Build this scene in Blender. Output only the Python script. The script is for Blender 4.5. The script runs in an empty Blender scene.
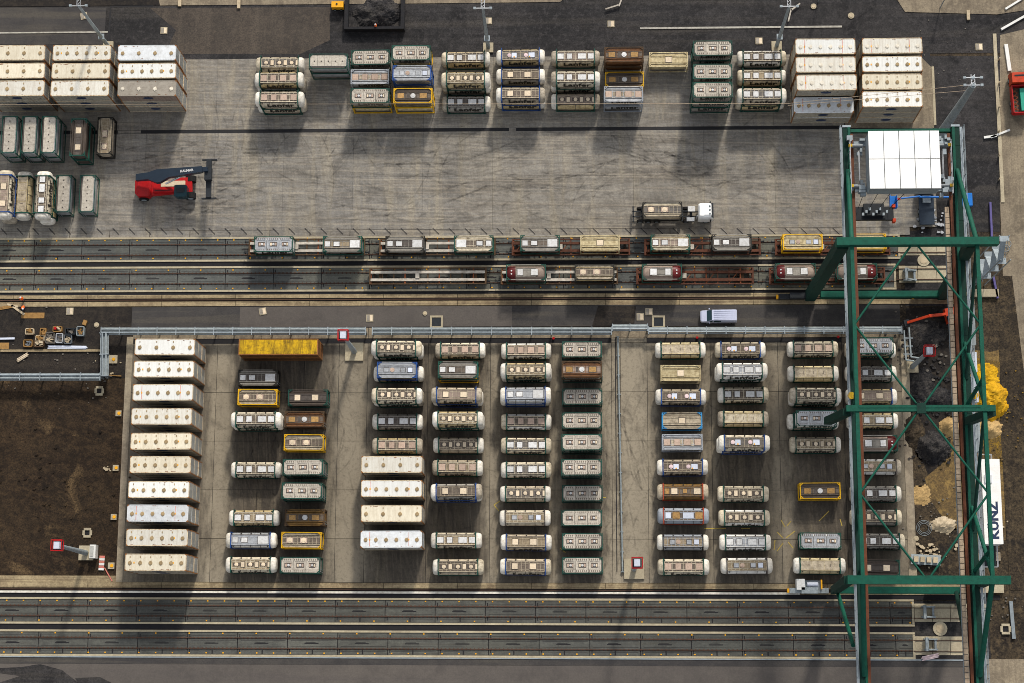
import bpy, math, random
from mathutils import Vector, Matrix
random.seed(7)
SC = bpy.context.scene
COL = SC.collection
R = math.radians
# ---------------------------------------------------------------- camera (survey aircraft 268 m above the yard)
H = 268.0
EX = (0.99936654, -0.0024718, -0.03550232)
EY = (-0.00425711, 0.9821189, -0.18821354)
DD = (0.03533272, 0.18824545, 0.98148625)
F = 1772.218
def W(px, py, h=0.0):
    """photo measurement -> site coordinates on the level h metres"""
    r = (px-512, py-341.5, F)
    t = (H-h)/sum(a*b for a, b in zip(r, DD))
    return sum(a*b for a, b in zip(r, EX))*t, -sum(a*b for a, b in zip(r, EY))*t
cd = bpy.data.cameras.new('survey_camera'); cam = bpy.data.objects.new('survey_camera', cd); COL.objects.link(cam)
cd.sensor_width = 36; cd.lens = F*36/1024; cd.clip_start = 1; cd.clip_end = 3000
cx_ = Vector((EX[0], -EY[0], -DD[0])); cy_ = -Vector((EX[1], -EY[1], -DD[1])); cz_ = -Vector((EX[2], -EY[2], -DD[2]))
m_ = Matrix((cx_, cy_, cz_)).transposed().to_4x4(); m_.translation = (0, 0, H); cam.matrix_world = m_
SC.camera = cam
SC.cycles.filter_width = 0.9
SC.render.resolution_x = 1024; SC.render.resolution_y = 683
# ---------------------------------------------------------------- sky and sun
SUN_EL, SUN_AZ = R(35), R(14.5)
w = bpy.data.worlds.new('World'); SC.world = w; w.use_nodes = True
nt = w.node_tree; bg = nt.nodes['Background']
sk = nt.nodes.new('ShaderNodeTexSky'); sk.sky_type = 'NISHITA'; sk.sun_disc = False
sk.sun_elevation = SUN_EL; sk.sun_rotation = SUN_AZ; sk.altitude = 100; sk.dust_density = 2.0
hs_ = nt.nodes.new('ShaderNodeHueSaturation'); hs_.inputs['Saturation'].default_value = .25     # half clouded, paler sky
nt.links.new(sk.outputs[0], hs_.inputs['Color']); nt.links.new(hs_.outputs[0], bg.inputs[0]); bg.inputs[1].default_value = 0.15
sd = bpy.data.lights.new('sun', 'SUN'); so = bpy.data.objects.new('sun', sd); COL.objects.link(so)
sd.energy = 2.5; sd.angle = R(5.0); sd.color = (1.0, 0.93, 0.82)
sv = Vector((math.sin(SUN_AZ)*math.cos(SUN_EL), math.cos(SUN_AZ)*math.cos(SUN_EL), math.sin(SUN_EL)))
so.rotation_euler = sv.to_track_quat('Z', 'Y').to_euler(); so.location = (0, 0, 200)
SC.view_settings.view_transform = 'Standard'; SC.view_settings.look = 'None'
SC.view_settings.exposure = 0.6; SC.view_settings.gamma = 1.0
# ---------------------------------------------------------------- materials
def lin(c):
    if isinstance(c, str):
        c = tuple(int(c[i:i+2], 16)/255 for i in (0, 2, 4))
        c = tuple(x/12.92 if x <= .04045 else ((x+.055)/1.055)**2.4 for x in c)
    return (*c[:3], 1)
def newmat(name):
    m = bpy.data.materials.new(name); m.use_nodes = True
    return m, m.node_tree, m.node_tree.nodes['Principled BSDF']
def noise(nt, vec, scale, detail=4, rough=.55, dist=0.0):
    n = nt.nodes.new('ShaderNodeTexNoise'); n.inputs['Scale'].default_value = scale
    n.inputs['Detail'].default_value = detail; n.inputs['Roughness'].default_value = rough
    n.inputs['Distortion'].default_value = dist
    nt.links.new(vec, n.inputs['Vector']); return n.outputs['Fac']
def ramp(nt, fac, a, b):
    r = nt.nodes.new('ShaderNodeMapRange'); r.clamp = True
    r.inputs['From Min'].default_value = a; r.inputs['From Max'].default_value = b
    nt.links.new(fac, r.inputs['Value']); return r.outputs['Result']
def mul(nt, a, b, op='MULTIPLY'):
    n = nt.nodes.new('ShaderNodeMath'); n.operation = op
    for i, q in enumerate((a, b)):
        if isinstance(q, (int, float)): n.inputs[i].default_value = q
        else: nt.links.new(q, n.inputs[i])
    return n.outputs[0]
def mix(nt, fac, a, b, mode='MIX'):
    n = nt.nodes.new('ShaderNodeMix'); n.data_type = 'RGBA'; n.blend_type = mode
    if isinstance(fac, (int, float)): n.inputs['Factor'].default_value = fac
    else: nt.links.new(fac, n.inputs['Factor'])
    for k, q in ((6, a), (7, b)):
        if isinstance(q, tuple): n.inputs[k].default_value = q
        else: nt.links.new(q, n.inputs[k])
    return n.outputs[2]
def scaled(nt, vec, s):
    n = nt.nodes.new('ShaderNodeMapping'); n.inputs['Scale'].default_value = s
    nt.links.new(vec, n.inputs['Vector']); return n.outputs[0]
def turned(nt, vec, a):
    n = nt.nodes.new('ShaderNodeMapping'); n.inputs['Rotation'].default_value = (0, 0, a)
    nt.links.new(vec, n.inputs['Vector']); return n.outputs[0]
def bump(nt, bs, fac, strength, dist=.05):
    b = nt.nodes.new('ShaderNodeBump'); b.inputs['Strength'].default_value = strength; b.inputs['Distance'].default_value = dist
    nt.links.new(fac, b.inputs['Height']); nt.links.new(b.outputs[0], bs.inputs['Normal'])
MATS = {}
def paint(name, col, dirt='3a2f24', amt=.45, rough=.55, metal=0.0, var=.18, sc=1.6, streak=(1, 1, 1)):
    """painted or clad metal: weather grime in blotches, one value shift per individual"""
    if name in MATS: return MATS[name]
    m, nt, bs = newmat(name)
    tc = nt.nodes.new('ShaderNodeTexCoord'); oi = nt.nodes.new('ShaderNodeObjectInfo')
    gp = nt.nodes.new('ShaderNodeNewGeometry')
    v = scaled(nt, gp.outputs['Position'], streak)
    n1 = noise(nt, v, sc, 5, .65); n2 = noise(nt, v, sc*6, 3, .6)
    f = mul(nt, ramp(nt, n1, .42, .72), amt)
    f2 = mul(nt, ramp(nt, n2, .5, .78), amt*.6)
    n3 = noise(nt, scaled(nt, v, (.35, 3.2, 1)), sc*2.2, 3, .6)
    c = mix(nt, f, lin(col), lin(dirt)); c = mix(nt, f2, c, lin(dirt)); c = mix(nt, mul(nt, ramp(nt, n3, .52, .72), amt*.55), c, lin(dirt))
    hv = nt.nodes.new('ShaderNodeHueSaturation'); nt.links.new(c, hv.inputs['Color'])
    r = nt.nodes.new('ShaderNodeMapRange'); r.inputs['To Min'].default_value = 1-var; r.inputs['To Max'].default_value = 1+var*.5
    nt.links.new(oi.outputs['Random'], r.inputs['Value']); nt.links.new(r.outputs[0], hv.inputs['Value'])
    nt.links.new(hv.outputs[0], bs.inputs['Base Color'])
    bs.inputs['Roughness'].default_value = rough; bs.inputs['Metallic'].default_value = metal; bs.inputs['Specular IOR Level'].default_value = .22
    MATS[name] = m; return m
def ground(name, c0, c1, c2, big=.03, mid=.3, fine=4.0, streak=None, stain=None, rough=.9, contrast=1.0, var=.06, bmp=.3, stainr=(.56, .66), xs=None, xcol='948a78', grit=.35):
    """c0 base, c1 lighter wear, c2 darker dirt; streak = (scale, colour, amount); stain = (colour, amount)"""
    if name in MATS: return MATS[name]
    m, nt, bs = newmat(name)
    gp = nt.nodes.new('ShaderNodeNewGeometry').outputs['Position']
    a = noise(nt, gp, big, 6, .6, .4); b = noise(nt, gp, mid, 6, .65, .3); d = noise(nt, gp, fine, 4, .7)
    c = mix(nt, mul(nt, ramp(nt, a, .4, .65), .8*contrast), lin(c0), lin(c1))
    c = mix(nt, mul(nt, ramp(nt, b, .45, .75), .75*contrast), c, lin(c2))
    if streak:
        for (ss, sc, amt) in (streak if isinstance(streak, list) else [streak]):
            if len(ss) == 4: s = noise(nt, scaled(nt, turned(nt, gp, R(ss[3])), ss[:3]), 1.0, 3, .5, .25)
            else: s = noise(nt, scaled(nt, gp, ss), 1.0, 5, .6, .6)
            c = mix(nt, mul(nt, ramp(nt, s, .5, .66), amt), c, lin(sc))
    if stain:
        s = noise(nt, gp, .16, 5, .6, .8)
        c = mix(nt, mul(nt, ramp(nt, s, *stainr), stain[1]), c, lin(stain[0]))
    c = mix(nt, mul(nt, ramp(nt, d, .38, .66), grit*1.2), c, lin(c2))
    e = noise(nt, gp, fine*.3, 6, .8); c = mix(nt, mul(nt, ramp(nt, e, .5, .64), grit), c, lin(c1))
    e3 = noise(nt, gp, fine*.16, 6, .8, .5); c = mix(nt, mul(nt, ramp(nt, e3, .52, .66), grit*.9), c, lin(c2))
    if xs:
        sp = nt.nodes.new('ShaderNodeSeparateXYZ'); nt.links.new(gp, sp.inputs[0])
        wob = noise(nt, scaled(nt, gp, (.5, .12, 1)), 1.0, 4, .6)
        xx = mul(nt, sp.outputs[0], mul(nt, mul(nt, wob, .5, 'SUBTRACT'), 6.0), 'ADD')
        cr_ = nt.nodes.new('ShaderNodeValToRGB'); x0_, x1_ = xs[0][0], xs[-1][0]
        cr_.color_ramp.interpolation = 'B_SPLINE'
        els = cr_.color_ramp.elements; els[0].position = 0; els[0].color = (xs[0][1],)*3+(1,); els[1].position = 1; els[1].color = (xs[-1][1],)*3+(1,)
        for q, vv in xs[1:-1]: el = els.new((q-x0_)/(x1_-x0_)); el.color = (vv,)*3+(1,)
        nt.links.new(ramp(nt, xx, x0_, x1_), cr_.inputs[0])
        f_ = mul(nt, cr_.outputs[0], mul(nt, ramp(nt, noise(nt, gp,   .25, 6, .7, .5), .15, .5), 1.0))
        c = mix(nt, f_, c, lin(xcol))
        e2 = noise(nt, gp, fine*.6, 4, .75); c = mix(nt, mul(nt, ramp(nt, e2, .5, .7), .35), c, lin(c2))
    oi = nt.nodes.new('ShaderNodeObjectInfo')
    hv = nt.nodes.new('ShaderNodeHueSaturation'); nt.links.new(c, hv.inputs['Color'])
    r = nt.nodes.new('ShaderNodeMapRange'); r.inputs['To Min'].default_value = 1-var; r.inputs['To Max'].default_value = 1+var
    nt.links.new(oi.outputs['Random'], r.inputs['Value']); nt.links.new(r.outputs[0], hv.inputs['Value'])
    nt.links.new(hv.outputs[0], bs.inputs['Base Color']); bs.inputs['Roughness'].default_value = rough; bs.inputs['Specular IOR Level'].default_value = .2
    if bmp: bump(nt, bs, d, bmp, .06)
    MATS[name] = m; return m
P = paint
G_TRACK = [((.05, 1.1, 1), '6e665c', .5)]
M = dict(
 worn=ground('worn_asphalt', '443e38', '544b42', '2d2927', .1, .3, 4, ((.5, .06, 1), '5c5349', .5), None, grit=.6), slab2=ground('track_slab_lower', '4c4d4a', '5f5f57', '363634', .06, .5, 4, [((.25, 1.6, 1), '3c3c3a', .45), ((.06, 2.5, 1), '47443d', .6)], None, var=.1),
 deck=P('deck_taupe', 'b5ada0', '6b6155', .6, sc=2.5), dust=ground('yellow_dust', '6b5528', '8f7020', '3a3024', .3, 1.2, 4, None, ('a5801a', .7), var=0, grit=.9), walk2=P('walkway_grey', '6b6661', '36322f', .7, .8, sc=3), cream2=P('yellowed_cladding', 'b5a279', '5e4c32', .8, var=.25), reefer2=P('reefer_yellowed', 'c8c5bb', '86704f', .3, sc=.9, streak=(3, .4, 1), var=.1), rframe=P('reefer_frame', 'c4b99f', '7d4f28', .8, sc=2.5), dome2=P('grimy_dome', 'a99f8e', '5d5142', .8, sc=2.0),
 concrete=ground('yard_concrete', '8b8070', 'a39780', '675d50', .035, .35, 3.5, [((.04, .5, 1), '5d554b', .45), ((.35, .06, 1), 'b0a389', .25)], ('4a433c', .5)),
 apron=ground('apron_concrete', '7d7a75', '989184', '55524e', .022, .3, 3.5, [((.03, .55, 1), '5e574e', .5), ((.5, .05, 1), 'b0a283', .3), ((.05, 2.6, 1, 4), '57504a', .4), ((.05, 2.2, 1, -11), '554e47', .35), ((.06, 2.6, 1, 82), '5a534b', .25), ((.05, 3.0, 1, 1), 'a89d8b', .4), ((.07, 2.0, 1, 27), '57504a', .25)], ('4b4743', .4), contrast=1.0, stainr=(.58, .68)),
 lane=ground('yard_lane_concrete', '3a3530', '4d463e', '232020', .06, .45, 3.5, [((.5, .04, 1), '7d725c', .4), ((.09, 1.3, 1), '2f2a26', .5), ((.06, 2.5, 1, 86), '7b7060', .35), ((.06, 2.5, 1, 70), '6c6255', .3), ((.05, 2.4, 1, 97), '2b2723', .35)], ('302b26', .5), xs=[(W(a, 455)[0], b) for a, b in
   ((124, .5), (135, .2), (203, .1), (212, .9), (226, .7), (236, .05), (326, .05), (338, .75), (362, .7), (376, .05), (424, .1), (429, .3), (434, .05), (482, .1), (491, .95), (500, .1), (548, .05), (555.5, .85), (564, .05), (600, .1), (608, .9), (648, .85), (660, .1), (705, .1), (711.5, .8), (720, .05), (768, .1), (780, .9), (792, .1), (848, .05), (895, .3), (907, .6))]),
 asphalt=ground('asphalt', '3b3939', '4a4642', '29282a', .05, .3, 5, ((.03, .6, 1), '5b554b', .5), None),
 old_asphalt=ground('old_asphalt', '282728', '434040', '161617', .05, .22, 4, [((.03, .45, 1), '57514a', .4), ((.02, 1.2, 1), '1a191b', .5)], ('151416', .8), contrast=1.1, grit=.6),
 grime_asphalt=ground('grimy_asphalt', '211e1c', '3a332b', '131113', .08, .4, 4, ((.06, .6, 1), '51483c', .35), ('141314', .6), grit=.6),
 bottom_asphalt=ground('service_road_asphalt', '524d49', '5c5650', '413d3b', .03, .3, 4, ((.02, .8, 1), '4a4544', .4), None, var=.02),
 soil=ground('dark_soil', '281d13', '403222', '140f0a', .07, .5, 4, [((.12, .5, 1), '5c4a34', .3), ((.09, 1.2, 1, 20), '4d3c28', .5), ((.2, 1.6, 1, 65), '1a130c', .5)], ('6f5a3e', .75), stainr=(.6, .7), bmp=1.0, grit=.8),
 mud=ground('site_mud', '332b22', '574a37', '171412', .09, .45, 3, ((.3, .09, 1), '26211d', .5), ('181617', .7), bmp=1.0, grit=.8),
 sand=ground('sandy_ground', '6f5a38', '8a7142', '4a3d2a', .1, .6, 3, None, ('332b22', .8), bmp=1.0, stainr=(.48, .58), grit=.8),
 tan=ground('tan_pavement', '7f7463', '958872', '574e43', .05, .3, 4, [((.5, .04, 1), '51483e', .6), ((2.2, .05, 1), '5b5248', .4)], ('463f36', .6), grit=.5),
 slab=ground('track_slab', '4f5250', '64655f', '393b3b', .06, .5, 4, [((.25, 1.6, 1), '3c3c3a', .45), ((.05, .05, 1), '77735f', .5), ((.06, 2.5, 1), '4a4845', .5)], None, var=.1),
 pan=P('channel_black', '17171b', '2b2724', .4, .8, var=0), channel=P('drain_black', '1c1c1f', '333', .0, .7, var=0) if 0 else P('drain_black', '1d1d20', '2e2a27', .4, .7, var=0),
 kerb=ground('kerb_concrete', 'a0967f', 'b3a88f', '7d7260', .1, .6, 4, None, None),
 ochre=ground('rail_strip_concrete', '8d7c60', 'b0a07e', '55483a', .08, .5, 4, [((.05, 1.2, 1), '4d4031', .5), ((.05, 2.5, 1), '3f3428', .5)], None),
 rust=P('rail_rust', '503a2e', '2a1f1a', .5, .7), oxide=P('wagon_rust', '5a3626', '2b1a14', .7, .8), brown=P('wagon_brown', '54402c', '241c15', .6, .8),
 orange_rust=P('orange_rust', '84492c', '4d2617', .6, .8), beamgrey=P('wagon_grey_beam', 'b5aea2', '665847', .6),
 cream=P('cream_cladding', 'c6bba4', '5f513f', .7, var=.2), beige=P('beige_cladding', 'b0a38d', '544838', .75, var=.25), white=P('white_cladding', 'd6d4ce', '8d8375', .5),
 dome=P('white_dome', 'd9d4c9', '857862', .6, sc=2.0), grey=P('grey_cladding', '8c877e', '544d45', .6), silver=P('silver_cladding', 'b9bbbd', '5e5c5c', .5, .35, .5),
 bluegrey=P('bluegrey_cladding', '92979d', '5c6069', .5), darkbrown=P('darkbrown_cladding', '4e443c', '2b2521', .6), gold=P('gold_cladding', '80602f', '3b2a17', .8),
 rosy=P('rosebrown_cladding', '8c7c70', '5b4d44', .5), maroon=P('maroon_paint', '5e1d1d', '2e1213', .5, .4), rustclad=P('rusty_cladding', '704a2a', '33221a', .8),
 paleyellow=P('pale_yellow_cladding', 'c2b48f', '75603a', .8),
 walk=P('walkway_grating', '6c6156', '3a322b', .7, .8, sc=3), walkdark=P('walkway_dark', '544d48', '2f2a27', .6, .8, sc=3), walktan=P('walkway_tan', '93846c', '5b4e3e', .7, .8, sc=3),
 lidwhite=P('lid_white', 'cbcbca', '8a8378', .5, sc=3), lidcream=P('lid_cream', 'd3c2a8', '917c62', .4, sc=4), lidrose=P('lid_rose', 'b09a8a', '776353', .5, sc=4),
 lidblue=P('lid_blue', 'c3c9d6', '8a8d96', .3, sc=4), lidgold=P('lid_gold', 'a98450', '5d4529', .7, sc=4), lidpink=P('lid_pink', 'd5bfc0', '9b8582', .3, sc=4),
 green=P('frame_green', '17463b', '14241f', .5, .5), blue=P('frame_blue', '1f4582', '16233a', .5, .5), yellow=P('frame_yellow', 'd3a315', '6e5210', .4, .5),
 red=P('frame_red', 'a8442a', '54261a', .5, .5), black=P('frame_black', '26241f', '15130f', .5, .6), lightblue=P('frame_lightblue', '3484b8', '2a4050', .4, .5),
 reefer=P('reefer_white', 'd2d2ce', '8f8269', .2, sc=.9, streak=(3, .4, 1), var=.08), reefercream=P('reefer_cream', 'd0c8b4', '8a7350', .3, sc=.9, streak=(3, .4, 1), var=.1), reeferblue=P('reefer_bluewhite', 'cacdcf', '8d8a86', .4), reefergrey=P('reefer_grey', '8f887d', '5f564b', .5),
 side=P('reefer_side', 'a09a8c', '645b4e', .6), corner=P('rusty_corner', '8a5a30', '50331d', .6), hatch=P('hatch_tan', '9a8563', '5b4b34', .5), hatchw=P('hatch_white', 'd6cfc0', '8a7a60', .5),
 stripe=P('red_stripe', 'c06a62', '9d8a6a', .4), amber=P('amber_spot', 'e0a018', '7a4c10', .2), rustspeck=P('rust_speck', '7a4a24', '4a2c18', .5), navy=P('navy_emblem', '27344f', '1a2233', .3), door=P('door_panel', 'a3a39e', '66615a', .5),
 cgreen=P('crane_green', '054a3a', '04261d', .5, .7, var=.08), cdark=P('crane_dark_green', '052c23', '061713', .5, .75, var=.08), galv=P('galvanised', '8e979c', '56595a', .4, .5, .3),
 galvblue=P('galvanised_blue', '8f9799', '50575a', .55, .55, .1), roofwhite=P('roof_white', 'e2e1de', 'b9b4aa', .25, sc=.8, var=.02), craneRust=P('crane_rust', '5f3520', '3d2416', .6),
 tray=P('cable_tray', 'a08f7a', '6f5d49', .6), machine=P('machine_grey', '6f7478', '33363a', .6, .5, .2), dark=P('dark_steel', '23272b', '14161a', .5),
 rred=P('machine_red', 'a81418', '5a1012', .4, .4), boom=P('boom_slate', '212c38', '1b222b', .4, .4), glass=P('glass_dark', '16333a', '101c20', .2, .1), tyre=P('tyre', '151516', '2b2825', .4, .9),
 van=P('van_silver', 'b9bdd0', '8d8f9a', .15, .35, .2, var=.02), cab=P('cab_white', 'e8e8e6', 'b5b0a8', .2, .35, var=.02), hiviz=P('hiviz_orange', 'e8631a', '9a3d0c', .2), skin=P('skin', 'b98a6c', '8a6148', .2), trousers=P('navy_trousers', '252d44', '181c2a', .2),
 sulphur=ground('sulphur_yellow', 'b5870f', 'd6a918', '7a5b12', .3, 1.2, 5, None, ('5d4a14', .5), var=0, bmp=.8), sandheap=ground('tan_heap', 'a3875a', 'b79a68', '7f6846', .3, 1.2, 5, None, None, var=0, bmp=.8),
 coalheap=ground('dark_heap', '242326', '45413d', '121215', .3, 1.2, 5, None, ('4a4238', .6), var=0, bmp=.8, grit=.8), stone=P('pale_stone', 'b5a58a', '75674f', .5), wood=P('timber', '94703f', '513b22', .6), crate=P('crate_grey', '6a645c', '37322d', .6),
 fyellow=P('yellow_box', 'bd970f', '4a360e', .95, sc=.9, streak=(1.5, .4, 1)), lift=P('lift_blue', '1b67b4', '123a63', .3, .4), ylow=P('line_yellow', 'b8a04a', '6a5e3a', .6), orange=P('truck_orange', 'b93a18', '56200f', .5), teal=P('teal_sheet', '2c9c84', '1c5a4c', .3),
 purple=P('purple_post', '5a5285', '37325a', .3), linewhite=P('line_white', 'a8a49a', '5b5751', .6),
)
# ---------------------------------------------------------------- mesh helpers
class MB:
    def __init__(s): s.v = []; s.f = []; s.m = []; s.sm = []
    def add(s, vs, fs, m=0, sm=False):
        o = len(s.v); s.v += [tuple(p) for p in vs]; s.f += [tuple(i+o for i in f) for f in fs]; s.m += [m]*len(fs); s.sm += [sm]*len(fs); return s
    def box(s, x0, x1, y0, y1, z0, z1, m=0, nobot=False):
        v = [(x, y, z) for z in (z0, z1) for y in (y0, y1) for x in (x0, x1)]
        f = [(4, 5, 7, 6), (0, 1, 5, 4), (1, 3, 7, 5), (3, 2, 6, 7), (2, 0, 4, 6)]
        if not nobot: f.append((0, 2, 3, 1))
        return s.add(v, f, m)
    def beam(s, p, q, wd, ht, m=0):
        p = Vector(p); q = Vector(q); d = (q-p).normalized()
        up = Vector((0, 0, 1)) if abs(d.z) < .95 else Vector((0, 1, 0))
        a = d.cross(up).normalized()*wd/2; b = a.cross(d).normalized()*ht/2
        v = [e+sa*a+sb*b for e in (p, q) for sb in (-1, 1) for sa in (-1, 1)]
        return s.add(v, [(0, 1, 3, 2), (4, 6, 7, 5), (0, 4, 5, 1), (1, 5, 7, 3), (3, 7, 6, 2), (2, 6, 4, 0)], m)
    def tube(s, p, q, r, n=6, m=0, r2=None, caps=True):
        p = Vector(p); q = Vector(q); d = (q-p).normalized(); r2 = r if r2 is None else r2
        up = Vector((0, 0, 1)) if abs(d.z) < .95 else Vector((0, 1, 0))
        a = d.cross(up).normalized(); b = a.cross(d).normalized()
        v = [e+rr*(math.cos(2*math.pi*k/n)*a+math.sin(2*math.pi*k/n)*b) for e, rr in ((p, r), (q, r2)) for k in range(n)]
        s.add(v, [(k, (k+1) % n, n+(k+1) % n, n+k) for k in range(n)], m, True)
        if caps: s.add(v, [tuple(range(n))[::-1], tuple(range(n, 2*n))], m)
        return s
    def disc(s, x, y, z0, z1, r, n=10, m=0): return s.tube((x, y, z0), (x, y, z1), r, n, m)
    def prism(s, pts, z0, z1, m=0):
        n = len(pts); v = [(x, y, z0) for x, y in pts]+[(x, y, z1) for x, y in pts]
        return s.add(v, [(k, (k+1) % n, n+(k+1) % n, n+k) for k in range(n)]+[tuple(range(n, 2*n)), tuple(range(n))[::-1]], m)
    def loft(s, rings, m=0, sm=True, caps=True):
        n = len(rings[0]); o = [p for r in rings for p in r]
        fs = [(i*n+k, i*n+(k+1) % n, (i+1)*n+(k+1) % n, (i+1)*n+k) for i in range(len(rings)-1) for k in range(n)]
        s.add(o, fs, m, sm)
        if caps: s.add(o, [tuple(range(n))[::-1], tuple((len(rings)-1)*n+k for k in range(n))], m)
        return s
    def mesh(s, name, mats):
        me = bpy.data.meshes.new(name); me.from_pydata(s.v, [], s.f)
        for q in (mats if isinstance(mats, (list, tuple)) else [mats]): me.materials.append(M[q] if isinstance(q, str) else q)
        me.polygons.foreach_set('material_index', s.m); me.polygons.foreach_set('use_smooth', s.sm); me.update(); return me
def fit(s):
    w_ = s.split()
    if len(w_) > 16:
        for d in ('thirty foot', ' down', 'the ', 'tank container', ' box'):
            s = s.replace(d, {'tank container': 'tank'}.get(d, ''), 1) if d != 'the ' else s.replace('of the ', 'of ', 1).replace('in the ', 'in ', 1)
            if len(s.split()) <= 16: break
    return ' '.join(s.split())
KIDS = {}
TONE = {'walkway_grating': ('walk', 'walktan', 'rosy', 'walk2'), 'walkway_tan': ('walktan', 'walk', 'walk2'), 'cream_cladding': ('cream', 'beige', 'white', 'cream2'), 'beige_cladding': ('beige', 'cream', 'cream2', 'grey'),
        'reefer_white': ('reefer', 'reefer2'), 'reefer_cream': ('reefercream', 'reefer2'), 'white_dome': ('dome', 'dome2', 'cream')}
def obj(name, data, parent=None, loc=(0, 0, 0), rz=0, **kw):
    o = bpy.data.objects.new(name, data); COL.objects.link(o); o.location = loc; o.rotation_euler = (0, 0, rz)
    if parent is not None: o.parent = parent; KIDS.setdefault(parent, []).append(o)
    for k, v in kw.items(): o[k] = v
    return o
def part(mb, name, mats, parent, loc=(0, 0, 0), rz=0, **kw): return obj(name, mb.mesh(name, mats), parent, loc, rz, **kw)
def thing(name, label, cat, loc=(0, 0, 0), rz=0, group=None):
    o = obj(name, None, None, loc, rz, label=fit(label), category=cat); o.empty_display_size = .5
    if group: o['group'] = group
    return o
def solo(mb, name, mats, label, cat, loc=(0, 0, 0), rz=0, group=None):
    o = part(mb, name, mats, None, loc, rz, label=label, category=cat)
    if group: o['group'] = group
    return o
def struct(mb, name, mats, **kw): return part(mb, name, mats, None, kind='structure', **kw)
def dup(src, loc, rz, label):
    c = src.copy(); COL.objects.link(c); c.location = loc; c.rotation_euler = (0, 0, rz); c['label'] = fit(label)
    for k in KIDS.get(src, []):
        d = k.copy(); COL.objects.link(d); d.parent = c; KIDS.setdefault(c, []).append(d)
        if d.data is not None and len(d.material_slots):
            tone = TONE.get(d.material_slots[0].material.name)
            if tone and random.random() < .6: d.material_slots[0].link = 'OBJECT'; d.material_slots[0].material = M[random.choice(tone)]
        for g in KIDS.get(k, []):
            e = g.copy(); COL.objects.link(e); e.parent = d; KIDS.setdefault(d, []).append(e)
    return c
def text_mesh(s, size, mat, depth=.01, bold=0.02):
    cu = bpy.data.curves.new('lettering', 'FONT'); cu.body = s; cu.size = size; cu.extrude = depth; cu.align_x = 'CENTER'; cu.align_y = 'CENTER'; cu.resolution_u = 2; cu.offset = bold*size
    o = bpy.data.objects.new('lettering', cu); COL.objects.link(o); bpy.context.view_layer.update()
    me = bpy.data.meshes.new_from_object(o.evaluated_get(bpy.context.evaluated_depsgraph_get()))
    bpy.data.objects.remove(o); bpy.data.curves.remove(cu); me.materials.clear(); me.materials.append(M[mat]); return me
ORD = ['first', 'second', 'third', 'fourth', 'fifth', 'sixth', 'seventh', 'eighth', 'ninth', 'tenth', 'eleventh', 'twelfth']
# ---------------------------------------------------------------- ground
def YW(py, px=512): return W(px, py)[1]
def XW(px, py=460): return W(px, py)[0]
def rect(x0, x1, y0, y1, z0, z1, px=512, m=0, mb=None):
    """rectangle by survey readings: x at mid height, y at centre column"""
    mb = mb or MB(); ym = (y0+y1)/2
    return mb.box(W(x0, ym)[0], W(x1, ym)[0], W(px, y1)[1], W(px, y0)[1], z0, z1, m)
def poly(pts, z0, z1, m=0, mb=None):
    mb = mb or MB(); q = [W(*p) for p in pts]
    a = sum(q[i][0]*q[(i+1) % len(q)][1]-q[(i+1) % len(q)][0]*q[i][1] for i in range(len(q)))
    return mb.prism(q if a > 0 else q[::-1], z0, z1, m)
struct(MB().box(-420, 420, -260, 420, -1.5, -.06), 'ground', 'mud')
struct(rect(-400, 1400, -300, 56.8, -.3, -.02), 'freight_road', 'old_asphalt')
def slabs(parent, x0, x1, y0, y1, xs, ys, z0, z1, mat, name='concrete_slab', gap=.025):
    """slab field x0..x1, y0..y1 in metres with joints"""
    for i in range(len(xs)-1):
        for j in range(len(ys)-1):
            o = part(MB().box(xs[i]+gap/2, xs[i+1]-gap/2, ys[j]+gap/2, ys[j+1]-gap/2, z0, z1), name, mat, parent)
def frange(a, b, n): return [a+(b-a)*i/n for i in range(n+1)]
# apron (upper paved yard)
xa0, xa1 = W(-60, 150)[0], W(934, 150)[0]; ya0, ya1 = YW(229), YW(56.8)
ap = struct(MB().box(xa0-60, xa1, ya0, ya1, -.4, .0), 'apron', 'channel')
slabs(ap, 0, 0, 0, 0, [xa0-60, xa0-30]+frange(xa0, W(845, 150)[0], 13), [ya0, YW(176), YW(131.2)], 0, .06, 'apron')
slabs(ap, 0, 0, 0, 0, [xa0-60, xa0-30]+frange(xa0, W(845, 150)[0], 13), [YW(127.8), ya1], 0, .06, 'apron')
slabs(ap, 0, 0, 0, 0, frange(W(845, 150)[0], xa1, 2), [ya0, YW(176), YW(131.2)], 0, .06, 'apron')
part(poly([(845, 57), (921, 57), (934, 70), (934, 128), (845, 128)], 0, .058), 'concrete_slab', 'tan', ap)
struct(poly([(-60, 7.5), (106, 7.5), (104.5, 44), (-60, 44)], -.02, -.012), 'worn_asphalt_patch', 'asphalt'); struct(poly([(921, 56), (1000, 56), (1000, 232), (957, 232), (957, 306), (905, 306), (905, 232), (934, 228), (934, 70)], -.055, -.03), 'east_asphalt', 'old_asphalt'); struct(poly([(150, 8), (330, 7), (330, 40), (300, 54), (165, 54), (176, 30)], -.02, -.014), 'worn_asphalt_patch', 'worn')
dc = struct(MB(), 'drain_channel', 'channel')
for a, b in ((-20, 118), (141, 509), (516, 852)):
    part(rect(a, b, 128, 131, .0, .03), 'drain_grate', 'channel', dc)
part(rect(118, 141, 128, 131, .0, .058), 'drain_cover', 'apron', dc); part(rect(509, 516, 128, 131, .0, .058), 'drain_cover', 'apron', dc)
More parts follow.
